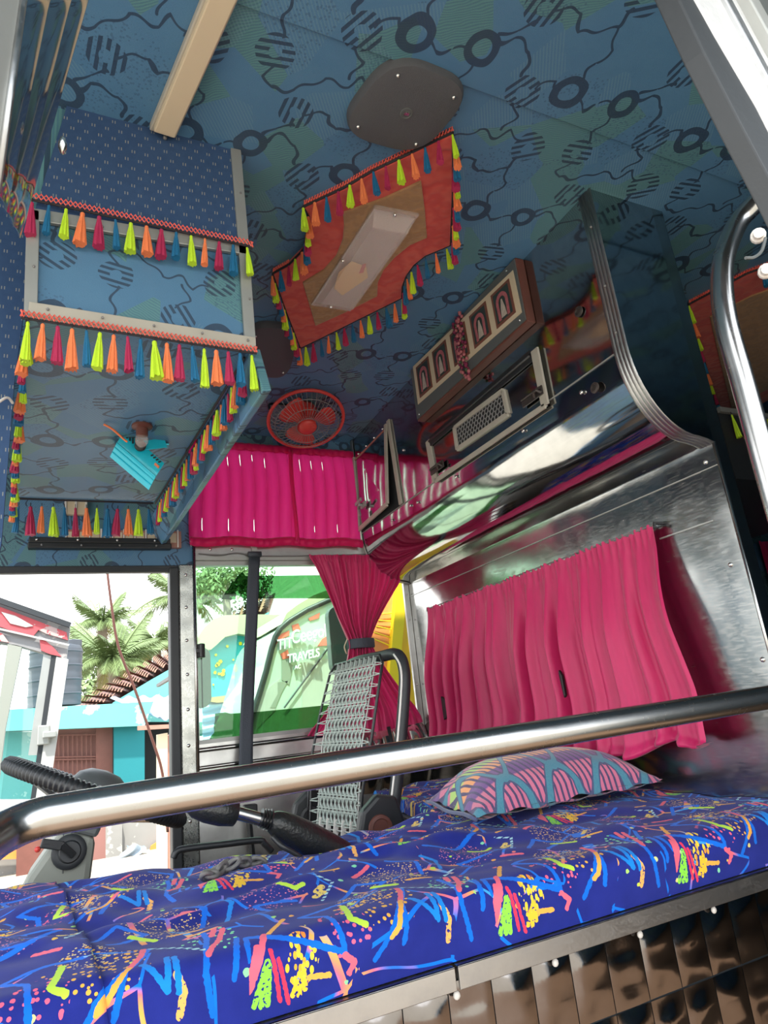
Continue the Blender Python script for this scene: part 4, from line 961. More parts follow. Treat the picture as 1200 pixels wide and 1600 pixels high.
def wr(x, y):
    w = sm(1.12, 1.30, y)
    d = .5*x+.86*y
    s = .0075*math.sin(17*d+2.2*math.sin(4*x+1))+.0045*math.sin(31*(.75*x-.66*y)+1.7*math.sin(6*y))+.0035*math.sin(52*d+3*math.sin(9*x))
    ridge = .016*math.exp(-((y-1.47-.10*math.sin(3.3*x+.6))/.035)**2)*sm(.2, .5, x)*(1-sm(.8, 1.0, x))+.011*math.exp(-((y-1.34-.15*x)/.03)**2)*(1-sm(.4, .9, x))
    rim = .004*math.exp(-((x-.93)/.05)**2)*sm(1.55, 1.8, y)
    return (s+ridge+rim)*w*(1-.55*sm(1.0, 1.5, x))
RF = .030
def bedpt(u, v, x0=-.55, x1=1.578, lift=0.0, yend=None):
    x = x0+(x1-x0)*u
    yf = yfar(x) if yend is None else yend; dr_ = .068; arc = RF*math.pi/2
    fade = sm(0, .8, 1)
    Lt = yf-1.112-RF; tot = dr_+arc+Lt
    # more rows on the drape and fold
    if v < .22: s = (dr_+arc)*v/.22
    else: s = dr_+arc+Lt*((v-.22)/.78)
    bulg = .006*math.sin(x*9+1)+.004*math.sin(x*23)
    if s < dr_: y, z = 1.108-.006*math.sin(s/dr_*1.57)+bulg*(s/dr_), ZS+.002+s
    elif s < dr_+arc:
        a = (s-dr_)/RF; y, z = 1.112+RF*(1-math.cos(a))-.010*math.cos(a)*1.0+bulg*math.cos(a), ZS+.002+dr_+RF*math.sin(a)
    else: y = 1.112+RF+(s-dr_-arc); z = ZS+.002+dr_+RF+wr(x, y)
    e = max(0, (y-(yf-.06))/.06); z -= .04*e*e
    n = lift
    return (x, y-(n if s < dr_ else 0), z+(n if s >= dr_ else 0)), (x/.43+.42, s/.43)
def cover(name, x0, x1, lift, nu, nv, mat, par, yend=None, slant=0.0):
    cache = {}
    def fn(u, v):
        p, uv = bedpt(u, v, x0, x1+slant*(1-v), lift, yend); cache[(u, v)] = uv; return p
    o = MB().grid(fn, nu, nv, lambda u, v: cache[(u, v)]).build(name, mat, par, smooth=True)
    return o
cover('cloth', -.55, 1.578, 0, 300, 170, M['bed'], bc_)
ov = thing('bed_cover_overlay', (-.2, 1.12, -.40), 'second piece of the blue moquette lapped over the left end of the berth', 'bed cover')
cover('cloth', -.55, -.015, .006, 80, 120, M['bed'], ov, slant=.085).modifiers.new('thickness', 'SOLIDIFY').thickness = .003
# pillow
pl = thing('pillow', (1.24, 1.73, -.30), 'plump pillow with purple, orange and green stripes and teal waves', 'pillow')
pA, pB, pC, pD = V3((.935, 1.545, -.285)), V3((1.535, 1.500, -.275)), V3((1.545, 1.86, -.275)), V3((1.015, 1.955, -.285))
def pil(sgn):
    def fn(u, v):
        p = lerp(lerp(pA, pB, u), lerp(pD, pC, u), v)
        c = 1-.10*math.sin(math.pi*u)*0
        mu, mv_ = 1-abs(2*u-1)**2.6, 1-abs(2*v-1)**2.4
        h = (max(mu, 0)*max(mv_, 0))**.55
        pull = V3((0, 0, 0)); cc = (pA+pB+pC+pD)/4
        e = 1-.075*(1-abs(2*u-1)**2)*(abs(2*v-1)**6)-.06*(1-abs(2*v-1)**2)*(abs(2*u-1)**6)
        p = cc+(p-cc)*e
        wrk = .004*math.sin(u*38+v*9)*(1-h)+.003*math.sin(v*33+u*14)*(1-h)
        return p+V3((0, 0, sgn*(.118 if sgn > 0 else .018)*h+wrk*sgn))
    return fn
MB().grid(pil(1), 56, 36, lambda u, v: (u*.62, v*.42)).grid(pil(-1), 56, 36, lambda u, v: (u*.62, v*.42)).build('pillowcase', M['pillow'], pl, smooth=True)
MB().tube([lerp(pA, pD, t)+V3((-.004, 0, -.002+.004*math.sin(t*9))) for t in [i/10 for i in range(11)]], .005, 6).build('end_seam', M['pillow'], pl, smooth=True)
# chain of dull beads on the cover
ch = thing('cord_chain', (.40, 1.68, -.30), 'dark knotted chain lying on the blue cover near the gear lever', 'chain')
def onbed(px, py, up=.006):
    p = at(px, py, 'z', ZB); z = ZS+.002+.068+RF+wr(p.x, p.y); return at(px, py, 'z', z+up)
lk_m = MB().tube([(0.017*math.cos(a), .010*math.sin(a), 0) for a in [i*math.pi/6 for i in range(12)]], .0050, 6, closed=True).mesh('link', M['chain'], True)
for k in range(15):
    t = k/14; p = onbed(323+82*t, 1369-22*t-8*math.sin(t*3.1), .014+.008*math.sin(t*3.1)*(1+math.sin(k*2)))
    inst(lk_m, 'link', ch, p, (random.uniform(.2, 1.4)*(k % 2*2-1), random.uniform(-.5, .5), random.uniform(-.6, .9)))
MB().ball(onbed(322, 1372, .005), .006, 8, 6).build('end_bead', M['screw'], ch, smooth=True)
# gear lever
pg = lambda x, y: at(x, y, 'y', 1.70)
gv = thing('gear_lever', pg(535, 1330), 'gear lever with black grip, bright shaft and black leather boot', 'gear lever')
b0, b1 = V3((.640, 1.735, -.345)), pg(424, 1282); s1 = pg(362, 1268)
MB().tube(bez([pg(420, 1282)+V3((.0, 0, 0)), lerp(b1, b0, .12), lerp(b1, b0, .45), lerp(b1, b0, .8), b0], 5), [.020]*2+[.024, .027, .030, .032, .034, .036, .037, .038, .039, .0395, .040, .040, .040, .040, .0395, .039, .039, .038, .038], 16).build('boot', M['leather'], gv, smooth=True, angle=50)
for k in range(4): MB().tube([lerp(b1, s1, .02+.07*k), lerp(b1, s1, .06+.07*k)], [.024-.001*k, .026-.001*k], 12).build('boot_collar', M['leather'], gv, smooth=True, angle=60)
MB().tube([lerp(b1, b0, .1), s1], .0155, 14).build('shaft', M['chrome'], gv, smooth=True, angle=50)
g0, g1 = pg(370, 1271), pg(291, 1258)
MB().tube([lerp(g0, g1, t) for t in (0, .03, .3, .6, .85, .96, 1)], [.024, .029, .033, .031, .024, .015, .004], 16).build('grip', M['leather'], gv, smooth=True, angle=60)
gp = lerp(b1, b0, .05)
MB().tube(bez([pg(421, 1305)+V3((0, -.03, 0)), pg(432, 1318)+V3((0, -.05, 0)), pg(450, 1328)+V3((0, -.05, 0)), pg(470, 1335)+V3((0, -.05, -.01))]), .006, 7).build('boot_piping', M['black'], gv, smooth=True)
# ================================================================== DRIVER'S SEAT AND BACKREST
st_ = thing('driver_seat', (1.08, 2.35, -.95), 'black driver seat frame seen behind the woven backrest', 'seat')
ha = V3((.13, 0, .56)).normalized()
def bk(w, h, o=0.0):   # w: along the seat's width towards the camera, h: up the back, o: behind the back
    base = V3((.865, 2.35, -.385)); return base+V3((.16, -1, 0)).normalized()*(w*1.08)+ha*h+V3((ha.z, 0, -ha.x))*o
fr_pts = [bk(.21, -.05, .05), bk(.21, .20, .06), bk(.215, .45, .055), bk(.205, .545, .05), bk(.165, .595, .045), bk(.06, .60, .045), bk(-.10, .60, .045), bk(-.165, .575, .045), bk(-.19, .50, .05), bk(-.19, .2, .06), bk(-.19, -.05, .05)]
MB().tube(bez(fr_pts, 5), .021, 12).build('back_frame', M['rubber'], st_, smooth=True)
MB().tube(bez([p+V3((-.018, -.012, 0)) for p in fr_pts[:5]], 5), .004, 6).build('piping', M['enamel_w'], st_, smooth=True)
for s_ in (1, -1):
    c = bk(.205*s_, -.02, .035)+V3((-.03, 0, .055))
    MB().prism([c+V3((-.10, 0, -.12)), c+V3((.10, 0, -.12)), c+V3((.10, 0, .00)), c+V3((.075, 0, .085)), c+V3((.01, 0, .10)), c+V3((-.05, 0, .055))], (0, -.045*s_, 0)).build('recliner_cover', M['black'], st_, bevel=.012)
    MB().lathe(c+V3((.005, -.047*s_ if s_ > 0 else .001, .0)), (0, -1, 0), [(.042, 0), (.040, .006), (.030, .008), (.027, .004), (0, .004)], 20).build('recliner_cap', M['wood'] if s_ > 0 else M['black'], st_, smooth=True, angle=40, label='brown round cap' if s_ > 0 else None)
MB().prism([(.58, 2.14, -.47), (1.0, 2.14, -.42), (1.0, 2.58, -.42), (.58, 2.58, -.47)], (0, 0, -.09)).build('cushion', M['belt'], st_, bevel=.03)
MB().box((.68, 2.2, -.95), (.95, 2.5, -.54)).build('pedestal', M['black'], st_)
MB().tube(bez([at(271, 1341, 'y', 2.0), at(276, 1331, 'y', 2.0), at(290, 1326, 'y', 2.0), at(350, 1319, 'y', 2.0), at(404, 1313, 'y', 2.0), at(413, 1318, 'y', 2.0), at(425, 1330, 'y', 2.0)], 5), .009, 8).build('cushion_tube', M['black'], st_, smooth=True)
# strapped-on woven backrest
wb_ = thing('woven_backrest', bk(0, 0, -.02), 'wire framed backrest woven of grey elastic, strapped to the driver seat', 'backrest')
def wk(w, h): 
    bow = -.020*math.sin(math.pi*min(1, max(0, h/.58)))
    return bk(w, h, -.012+bow)
hw = lambda h: .165+.012*math.sin(h*5)
outl = [wk(.150, -.02), wk(.152, .12), wk(.168, .20), wk(.186, .30), wk(.184, .45), wk(.176, .555), wk(.150, .585), wk(0, .588), wk(-.150, .585), wk(-.176, .555), wk(-.186, .40), wk(-.20, .25), wk(-.185, .12), wk(-.175, -.02)]
MB().tube(outl, .0052, 8, closed=True).build('wire_frame', M['black'], wb_, smooth=True)
inn = lambda h: .128
MB().tube([wk(.128, 0), wk(.132, .28), wk(.132, .56), wk(-.132, .56), wk(-.132, .28), wk(-.128, 0)], .0035, 6, closed=True).build('inner_wire', M['alu_dull'], wb_)
NR = 13
mb = MB()
for r_ in range(NR):
    h0 = .02+.53*r_/(NR-1)
    for dh in (-.0045, .0045):
        mb.beam(wk(-.130, h0+dh), wk(.130, h0+dh), .0080, .003, (0, 0, 1))
    if r_ < NR-1:
        hh = .53/(NR-1)
        for k in range(11):
            w0 = -.125+.25*k/10
            for sg in (-1, 1):
                w1 = w0+sg*.0125
                if abs(w1) < .132: mb.tube([wk(w0, h0), wk(w1, h0+hh*.5), wk(w0, h0+hh)], .0042, 4, caps=False)
mb.build('weave', M['elastic'], wb_)['kind'] = 'stuff'
mb = MB()
for r_ in range(15):
    h0 = .01+.54*r_/14
    for sg in (1, -1):
        edge = .150+.03*sm(.1, .3, h0) if sg > 0 else .175+.02*math.exp(-((h0-.25)/.12)**2)
        mb.beam(wk(sg*.128, h0), wk(sg*edge, h0+.004*(r_ % 2)), .012, .003, (0, 0, 1)); mb.beam(wk(sg*.128, h0+.012), wk(sg*edge, h0+.004), .004, .003, (0, 0, 1))
for k in range(9): mb.beam(wk(-.12+.03*k, .555), wk(-.12+.03*k, .586), .013, .003, (0, 1, 0))
mb.build('elastic_straps', M['elastic'], wb_)['kind'] = 'stuff'
mb = MB()
for k in range(5): MB().beam(wk(-.10+.05*k, -.025), wk(-.10+.05*k, .035), .018, .004, (0, 1, 0)).build('hook_strap', M['enamel_w'], wb_)
MB().tube([wk(-.30, -.02), wk(-.24, .10), wk(-.20, .14), wk(-.21, -.02)], .005, 7).build('side_wire', M['black'], wb_, smooth=True)
# seat belt
sb = thing('seat_belt', at(398, 868, 'y', 2.95), 'dark grey seat belt hanging straight in front of the side window', 'seat belt')
bt = [at(398, 870, 'y', 2.955), at(394, 950, 'y', 2.95), at(389, 1050, 'y', 2.945), at(385, 1150, 'y', 2.945), at(384, 1215, 'y', 2.945), at(388, 1250, 'y', 2.94)]
MB().grid(lambda u, v: V3(bez(bt, 4)[min(20, round(v*20))])+V3(((u-.5)*.052*(1+.18*v), .004*math.sin(v*14+u), 0)), 4, 20).build('webbing', M['belt'], sb, smooth=True, thick=.003)
MB().tube([at(388, 866, 'y', 2.96), at(408, 866, 'y', 2.96)], .014, 8).build('top_loop', M['belt'], sb, smooth=True)
MB().box(at(398, 862, 'y', 2.975)+V3((-.014, 0, -.02)), at(398, 862, 'y', 2.975)+V3((.014, .02, .03))).build('anchor', M['alu_dull'], sb, bevel=.003)
c = at(388, 1262, 'y', 2.93)
MB().box(c+V3((-.02, -.02, -.035)), c+V3((.035, .02, .012))).build('buckle', M['black'], sb, bevel=.006)
MB().tube([c+V3((0, 0, -.03)), c+V3((.03, .02, -.5))], .012, 8).build('stalk', M['black'], sb)
# ================================================================== STEERING
wc, wnm = V3((.090, 2.35, -.152)), V3((.42, 0.02, .90)).normalized()
e1 = V3((.90, 0, -.42)).normalized(); e2 = wnm.cross(e1).normalized()
sw = thing('steering_wheel', wc, 'large steering wheel with a ribbed black cover, seen edge on', 'steering wheel')
RW = .262
MB().tube([wc+e1*(RW*math.cos(a))+e2*(RW*math.sin(a)) for a in [2*math.pi*k/330 for k in range(330)]], [(.0200, .0252, .0252)[k % 3] for k in range(330)], 10, closed=True).build('rim', M['black'], sw, smooth=True)
MB().lathe(wc-wnm*.020, wnm, [(.05, -.02), (.085, 0), (.09, .03), (.075, .062), (.045, .080), (0, .086)], 24).build('horn_pad', M['greydark'], sw, smooth=True, angle=50)
for a in (.5, 2.6, 3.7, 5.8):
    o_ = wc+e1*(RW*math.cos(a))+e2*(RW*math.sin(a))
    MB().beam(wc-wnm*.06+(o_-wc)*.25, o_-wnm*.004, .045, .012, wnm).build('spoke', M['tan'] if a in (.5, 5.8) else M['greydark'], sw, bevel=.004)
sc_ = thing('steering_column', (-.05, 2.3, -.95), 'grey green steering column shroud with ignition lock and key', 'steering column')
pk = lambda x, y, yy=2.24: at(x, y, 'y', yy)
MB().prism([pk(96, 1296), pk(150, 1308), pk(142, 1372), pk(120, 1420), pk(20, 1420), pk(44, 1370)], (0, .17, 0)).build('shroud', M['greyplastic'], sc_, bevel=.018)
MB().prism([pk(85, 1255), pk(160, 1290), pk(151, 1310), pk(96, 1297)], (0, .15, 0)).build('upper_shroud', M['greydark'], sc_, bevel=.010)
MB().tube([pk(99, 1300, 2.232), pk(98, 1365, 2.232)], .0018, 4).build('parting_line', M['greydark'], sc_)
kc = pk(108, 1331, 2.238)
MB().lathe(kc, (0.1, -1, 0.1), [(.046, 0), (.045, .010), (.038, .014), (.030, .014), (.026, .022), (0, .022)], 22).build('ignition_lock', M['rubber'], sc_, smooth=True, angle=40)
MB().beam(kc+V3((.012, -.03, -.008)), kc+V3((-.022, -.045, .03)), .018, .014, (0, -1, 0)).beam(kc+V3((-.018, -.045, .024)), kc+V3((-.070, -.05, .040)), .024, .012, (0, -1, 0)).build('key', M['black'], sc_, bevel=.003)
MB().ball(kc+V3((-.078, -.05, .026)), .008, 8, 6).build('key_tag', M['fan_red'], sc_, label='red key tag')
# ================================================================== NEAR SIDE: RAIL, GRAB HANDLE, DOOR FRAME
pr_ = lambda x, y, yy=.75: at(x, y, 'y', yy)
rl = thing('guard_rail', pr_(600, 1183), 'polished steel guard rail running across in front of the berth', 'rail')
rA, rB = pr_(120, 1267), pr_(1270, 1078)
rp = [pr_(-70, 1352, .685), pr_(-30, 1325, .71), pr_(8, 1300, .735), pr_(55, 1280, .748)]+[lerp(rA, rB, t) for t in (0, .12, .3, .5, .7, .85, 1)]
MB().tube(bez(rp, 6), .0185, 20).build('tube', M['chrome'], rl, smooth=True)
gh = thing('grab_handle', at(1200, 720, 'y', .5), 'bent chrome grab handle beside the door pillar', 'grab handle')
pgx = lambda x, y, yy=.50: at(x, y, 'y', yy)
MB().tube(bez([pgx(1215, 285, .46), pgx(1180, 318, .48), pgx(1152, 350), pgx(1132, 400), pgx(1128, 450), pgx(1136, 510), pgx(1160, 595), pgx(1192, 712), pgx(1240, 880), pgx(1260, 960)], 8), .0150, 18).build('tube', M['chrome'], gh, smooth=True)
dp_ = thing('door_pillar', at(1200, 370, 'y', .36), 'scuffed grey metal door pillar leaning across the top right corner', 'pillar')
pq = lambda x, y, yy=.36: at(x, y, 'y', yy)
M['pillar'] = plain('scuffed_grey_paint', (.60, .61, .62), .5, .1, .3, 30, .3, 60)
def slab(pts, dpt, m, nm): return MB().prism([pq(*p) for p in pts], (.012, dpt, .004)).build(nm, m, dp_, bevel=.002)
slab([(1012, -20), (1032, -20), (1085, 78), (1150, 190), (1230, 352), (1235, 430), (1180, 320), (1125, 215), (1068, 102)], -.02, M['rubber'], 'rubber_seal')
slab([(1030, -20), (1098, -20), (1150, 80), (1250, 265), (1250, 385), (1150, 190), (1085, 78)], -.022, M['pillar'], 'outer_face')
slab([(1072, -20), (1082, -20), (1250, 300), (1250, 318)], -.027, M['alu'], 'bright_bead')
slab([(1098, -20), (1112, -20), (1250, 235), (1250, 262)], -.034, M['alu_dull'], 'outer_lip')
slab([(1112, -20), (1290, -20), (1290, 300), (1250, 236)], .03, M['greydark'], 'inner_reveal')
for x, y in ((1191, 80), (1184, 370), (1196, 425)):
    p = pq(x, y, .37); MB().lathe(p, (-.7, -.5, -.3), [(.008, 0), (.008, .008), (.006, .010), (.0055, .018), (0, .019)], 12).build('wall_plug', M['enamel_w'], dp_, smooth=True, angle=40)
MB().tube(bez([pq(1196, 372), pq(1190, 392), pq(1178, 402), pq(1165, 403)]), .0018, 6).build('loose_wire', M['greydark'], dp_)
fp_ = thing('fluted_door_edge', at(30, 150, 'y', .55), 'blurred shiny fluted steel door edge at the top left corner', 'door edge')
pt = lambda x, y, yy: at(x, y, 'y', yy)
q00, q01, q10, q11 = pt(40, -30, .46), pt(-6, 300, .46), pt(146, -30, .60), pt(30, 372, .60)
nn = (q10-q00).cross(q01-q00).normalized(); nn = nn if nn.y < 0 else -nn
MB().grid(lambda u, v: lerp(lerp(q00, q10, u), lerp(q01, q11, u), v)+nn*(.0016*abs(math.sin(u*math.pi*3))), 60, 6).build('fluted_face', M['steel_cab'], fp_, smooth=True, thick=.002)
r0_, r1_ = q00+V3((-.03, -.06, 0)), q01+V3((-.03, -.06, 0))
MB().prism([q00+V3((-.001, 0, 0)), q01+V3((-.001, 0, 0)), r1_, r0_], V3((0, .004, 0))).build('return_face', M['alu_dull'], fp_)
MB().tube([q00, q01], .0032, 8).build('bright_bead', M['alu'], fp_, smooth=True)
for px, py in ((22, 197), (90, 227)): MB().ball(pt(px, py, .5)+nn*.004, .006, 8, 5, (.6, 1, 1.4)).build('rivet', M['screw'], fp_, smooth=True)
# ================================================================== OUTSIDE THE FAR SIDE
M['tealw'] = plain('teal_limewash', (.13, .40, .39), .9, 0, .35, 1.6, .2, 20); M['tealdark'] = plain('deep_teal_paint', (.005, .15, .17), .7, 0, .3, 2.2)
M['brown'] = plain('brown_door_paint', (.22, .10, .085), .7, 0, .2, 4); M['plaster'] = plain('grey_plaster', (.26, .25, .235), .9, 0, .3, 2.5)
M['tile'] = plain('clay_tile', (.36, .17, .105), .85, 0, .5, 3.0); M['sheet_blue'] = plain('pale_blue_sheet', (.40, .55, .75), .5, .1, .1, 2)
M['tank'] = plain('black_tank_plastic', (.045, .055, .07), .5, 0, .15, 3); M['redpaint'] = plain('weathered_red_paint', (.55, .09, .10), .6, 0, .2, 5)
M['primer'] = plain('grey_primer', (.42, .42, .42), .7, 0, .1, 6); M['white'] = plain('white_paint', (.44, .44, .42), .5, 0, .2, 6)
M['orangew'] = plain('orange_paint', (.80, .22, .04), .7, 0, .2, 3); M['yellow'] = plain('yellow_bus_paint', (.88, .50, .02), .4, 0, .06, 3)
M['yellow2'] = plain('bright_yellow_paint', (.90, .68, .02), .4, 0, .06, 3); M['orangeg'] = plain('orange_window', (.85, .35, .10), .3, 0, .2, 4)
M['leafl'] = plain('palm_leaf', (.15, .22, .075), .6, 0, .4, 2); M['leafy'] = plain('yellowed_palm_leaf', (.36, .34, .13), .6, 0, .4, 2)
M['bark'] = plain('palm_bark', (.20, .16, .12), .9, 0, .3, 6); M['leafd'] = plain('tree_leaf', (.22, .32, .13), .7, 0, .5, 3)
M['creambus'] = plain('cream_bus_paint', (.42, .41, .27), .4, 0, .05, 3); M['cyanbus'] = plain('cyan_bus_paint', (.05, .45, .52), .4, 0, .1, 3)
M['busglass'] = plain('pale_bus_windscreen', (.42, .52, .47), .12, 0, .08, 1.5, coat=.6); M['decal'] = plain('coral_decal', (.75, .16, .12), .5)
M['letter'] = plain('white_lettering', (.88, .88, .86), .5, 0, .02)
M['rag'] = plain('grey_rag', (.35, .42, .48), .9, 0, .3, 20)
def peeling(name, c1, c2, scale, thr=.60):
    b = NB(name); c = b.coord(); n1 = b.noise(c, scale, 5, .62)
    col = b.mix(b.noise(c, scale*.5, 3), c1, tuple(x*.72 for x in c1)); col = b.mix(b.mul(b.gt(n1, thr), .75), col, c2)
    return b.done(b.bsdf(col, .85, 0, b.bump(n1, .2, .02)))
M['tealw'] = peeling('teal_limewash', (.12, .40, .39), (.30, .50, .47), 2.2, .58); M['tealdark'] = peeling('deep_teal_paint', (.004, .16, .185), (.30, .40, .38), 2.4, .63)
M['redpaint'] = peeling('weathered_red_paint', (.50, .085, .10), (.42, .38, .36), 9, .60); M['primer'] = peeling('grey_primer', (.26, .26, .265), (.38, .36, .34), 6, .62)
M['plaster'] = peeling('grey_plaster', (.24, .235, .22), (.34, .33, .30), 4, .58)
# red bus at the far left, seen past the open side
pb = lambda x, y, yy=5.0: at(x, y, 'y', yy)
rb = thing('red_bus', pb(60, 1250)+V3((-.2, 0, -1.0)), 'weathered red and grey bus end with sliding glass, outside at the far left', 'bus')
def pp_(par, pts, dpt, m, nm, yy=5.0, **k): return MB().prism([at(x, y, 'y', yy) for x, y in pts], (0, dpt, 0)).build(nm, m, par, **k)
pp_(rb, [(-60, 915), (-60, 1018), (0, 1004), (26, 1008), (104, 1030), (110, 977), (60, 957), (0, 938)], .12, M['primer'], 'roof_cove')
pp_(rb, [(-20, 944), (0, 948), (48, 966), (104, 988), (106, 1000), (72, 990), (60, 984), (50, 996), (20, 986), (-20, 972)], .012, M['redpaint'], 'red_patch', 4.985)
pp_(rb, [(62, 1000), (70, 1000), (84, 1012), (96, 1026), (78, 1022), (64, 1016)], .012, M['redpaint'], 'red_patch', 4.985)
pp_(rb, [(-20, 982), (4, 990), (14, 1004), (-20, 998)], .012, M['redpaint'], 'red_patch', 4.985)
pp_(rb, [(2, 956), (24, 962), (52, 978), (40, 980), (16, 974)], .012, M['white'], 'bare_patch', 4.978)
MB().beam(pb(-30, 928, 4.97), pb(110, 977, 4.97), .03, .035).build('gutter', M['rubber'], rb)
MB().beam(pb(-30, 976, 4.98), pb(108, 1008, 4.98), .012, .012).build('trim_strip', M['white'], rb)
pp_(rb, [(88, 1026), (107, 1030), (74, 1260), (54, 1260)], .08, M['white'], 'corner_pillar', 4.99)
pp_(rb, [(80, 1024), (88, 1026), (54, 1260), (46, 1260)], .07, M['rubber'], 'window_seal', 4.995)
pp_(rb, [(68, 1022), (80, 1026), (58, 1180), (44, 1180)], .06, M['alu_dull'], 'sliding_frame', 5.0)
pp_(rb, [(12, 1006), (34, 1011), (8, 1140), (-10, 1290), (-30, 1290)], .06, M['greyplastic'], 'mullion', 4.99)
pp_(rb, [(-60, 990), (16, 1008), (-14, 1250), (-60, 1250)], .006, M['glass_clear'], 'pane', 5.02)
pp_(rb, [(30, 1010), (76, 1025), (46, 1260), (0, 1260)], .006, M['glass_clear'], 'pane', 5.03)
c = pb(72, 1148, 4.97); MB().box(c+V3((-.05, 0, -.06)), c+V3((.02, .06, .06))).box(c+V3((-.02, -.03, -.02)), c+V3((.06, .03, .02))).build('window_latch', M['alu_dull'], rb, bevel=.006)
pp_(rb, [(-60, 1250), (50, 1250), (50, 1302), (-60, 1305)], .08, M['white'], 'sill_panel', 5.0)
# house with parapet, door and column
HY = 12.0
hs = thing('teal_house', at(120, 1350, 'y', HY), 'teal limewashed house front with flat parapet, brown grille door and column', 'house')
pp_(hs, [(-120, 1116), (-120, 1147), (226, 1134), (240, 1096)], 1.1, M['tealw'], 'parapet', HY-.4)
pp_(hs, [(-120, 1147), (50, 1143), (78, 1140), (78, 1400), (-120, 1400)], .2, M['tealw'], 'wall', HY+.1)
pp_(hs, [(82, 1140), (176, 1136), (176, 1260), (82, 1260)], .1, M['brown'], 'door_leaf', HY+.1)
pp_(hs, [(150, 1138), (176, 1136), (176, 1300), (150, 1300)], .06, M['wood'], 'door_frame', HY)
for k in range(9):
    x = 84+7.2*k; pp_(hs, [(x, 1148), (x+1.4, 1148), (x+1.4, 1256), (x, 1256)], .03, M['wood'], 'grille_bar', HY+.04)
for y in (1148, 1182, 1186, 1214): pp_(hs, [(82, y), (150, y-1), (150, y+1), (82, y+2)], .03, M['wood'], 'grille_bar', HY+.02)
pp_(hs, [(178, 1132), (226, 1131), (226, 1246), (178, 1250)], .5, M['tealdark'], 'column', HY-.2)
pp_(hs, [(226, 1128), (300, 1128), (300, 1245), (226, 1245)], .05, M['dark'], 'unlit_doorway_sheet', HY+.8)  # black sheet painted in for the shade inside the doorway
pp_(hs, [(226, 1245), (420, 1240), (420, 1440), (-120, 1440), (-120, 1275), (100, 1255), (178, 1250)], .3, M['plaster'], 'lower_wall', HY-.1)
pp_(hs, [(130, 1275), (165, 1272), (165, 1420), (120, 1420)], .1, M['brown'], 'lower_door', HY-.2)
pp_(hs, [(165, 1288), (191, 1286), (191, 1420), (165, 1420)], .1, M['plaster'], 'lower_panel', HY-.2)
pp_(hs, [(300, 1280), (236, 1322), (230, 1348), (300, 1348)], .05, M['orangew'], 'orange_patch', HY-.2)
pp_(hs, [(-60, 1316), (26, 1312), (26, 1342), (-60, 1345)], .05, M['orangew'], 'orange_patch', HY-.3)
pp_(hs, [(26, 1312), (70, 1312), (60, 1420), (24, 1420)], .2, M['wood'], 'dark_board', HY-.4)
pst = thing('porch_post', at(262, 1340, 'y', 9), 'cream porch post with a brown pipe and a cross beam by the doorway', 'post')
pp_(pst, [(246, 1148), (262, 1145), (262, 1420), (246, 1420)], .12, M['cream'], 'post', 9)
pp_(pst, [(262, 1150), (268, 1145), (300, 1145), (300, 1420), (262, 1420)], .10, M['wood_pale'], 'side_board', 9.02)
pp_(pst, [(216, 1134), (282, 1131), (282, 1137), (216, 1141)], .12, M['wood_pale'], 'cross_beam', 8.9)
rg = thing('rag', at(205, 1330, 'y', 11.4), 'pale grey rag hanging on the plaster wall', 'rag')
MB().grid(lambda u, v: at(197+28*u-8*v*(1-u)+4*math.sin(v*6), 1320+26*v*(1-.5*abs(u-.4))+2*math.sin(u*9), 'y', 11.55+.05*math.sin(u*9+v*5)), 14, 10).build('cloth', M['rag'], rg, smooth=True)
tk = thing('water_tank', at(85, 1103, 'y', 12.2), 'black ribbed plastic water tank standing on the teal parapet', 'water tank')
t0, t1 = at(85, 1104, 'y', 12.2), at(85, 1010, 'y', 12.2); hgt = t1.z-t0.z; rad = (at(124, 1060, 'y', 12.2).x-at(40, 1060, 'y', 12.2).x)/2
prof = [(rad, 0)]
for k in range(4):
    h = hgt*(k+.2)/4.3; prof += [(rad, h), (rad*.985, h+.02), (rad, h+.05), (rad, h+hgt*.12), (rad*1.03, h+hgt*.13), (rad*1.03, h+hgt*.145), (rad, h+hgt*.155)]
prof += [(rad, hgt*.93), (rad*.93, hgt*.985), (rad*.5, hgt*1.03), (rad*.2, hgt*1.04)]
MB().lathe(t0, (0, 0, 1), prof, 32).build('body', M['tank'], tk, smooth=True, angle=30)
MB().lathe(t0+V3((rad*.55, 0, hgt*.98)), (0, 0, 1), [(rad*.42, 0), (rad*.42, hgt*.10), (rad*.36, hgt*.11)], 20).build('lid', M['tank'], tk, smooth=True, angle=30)
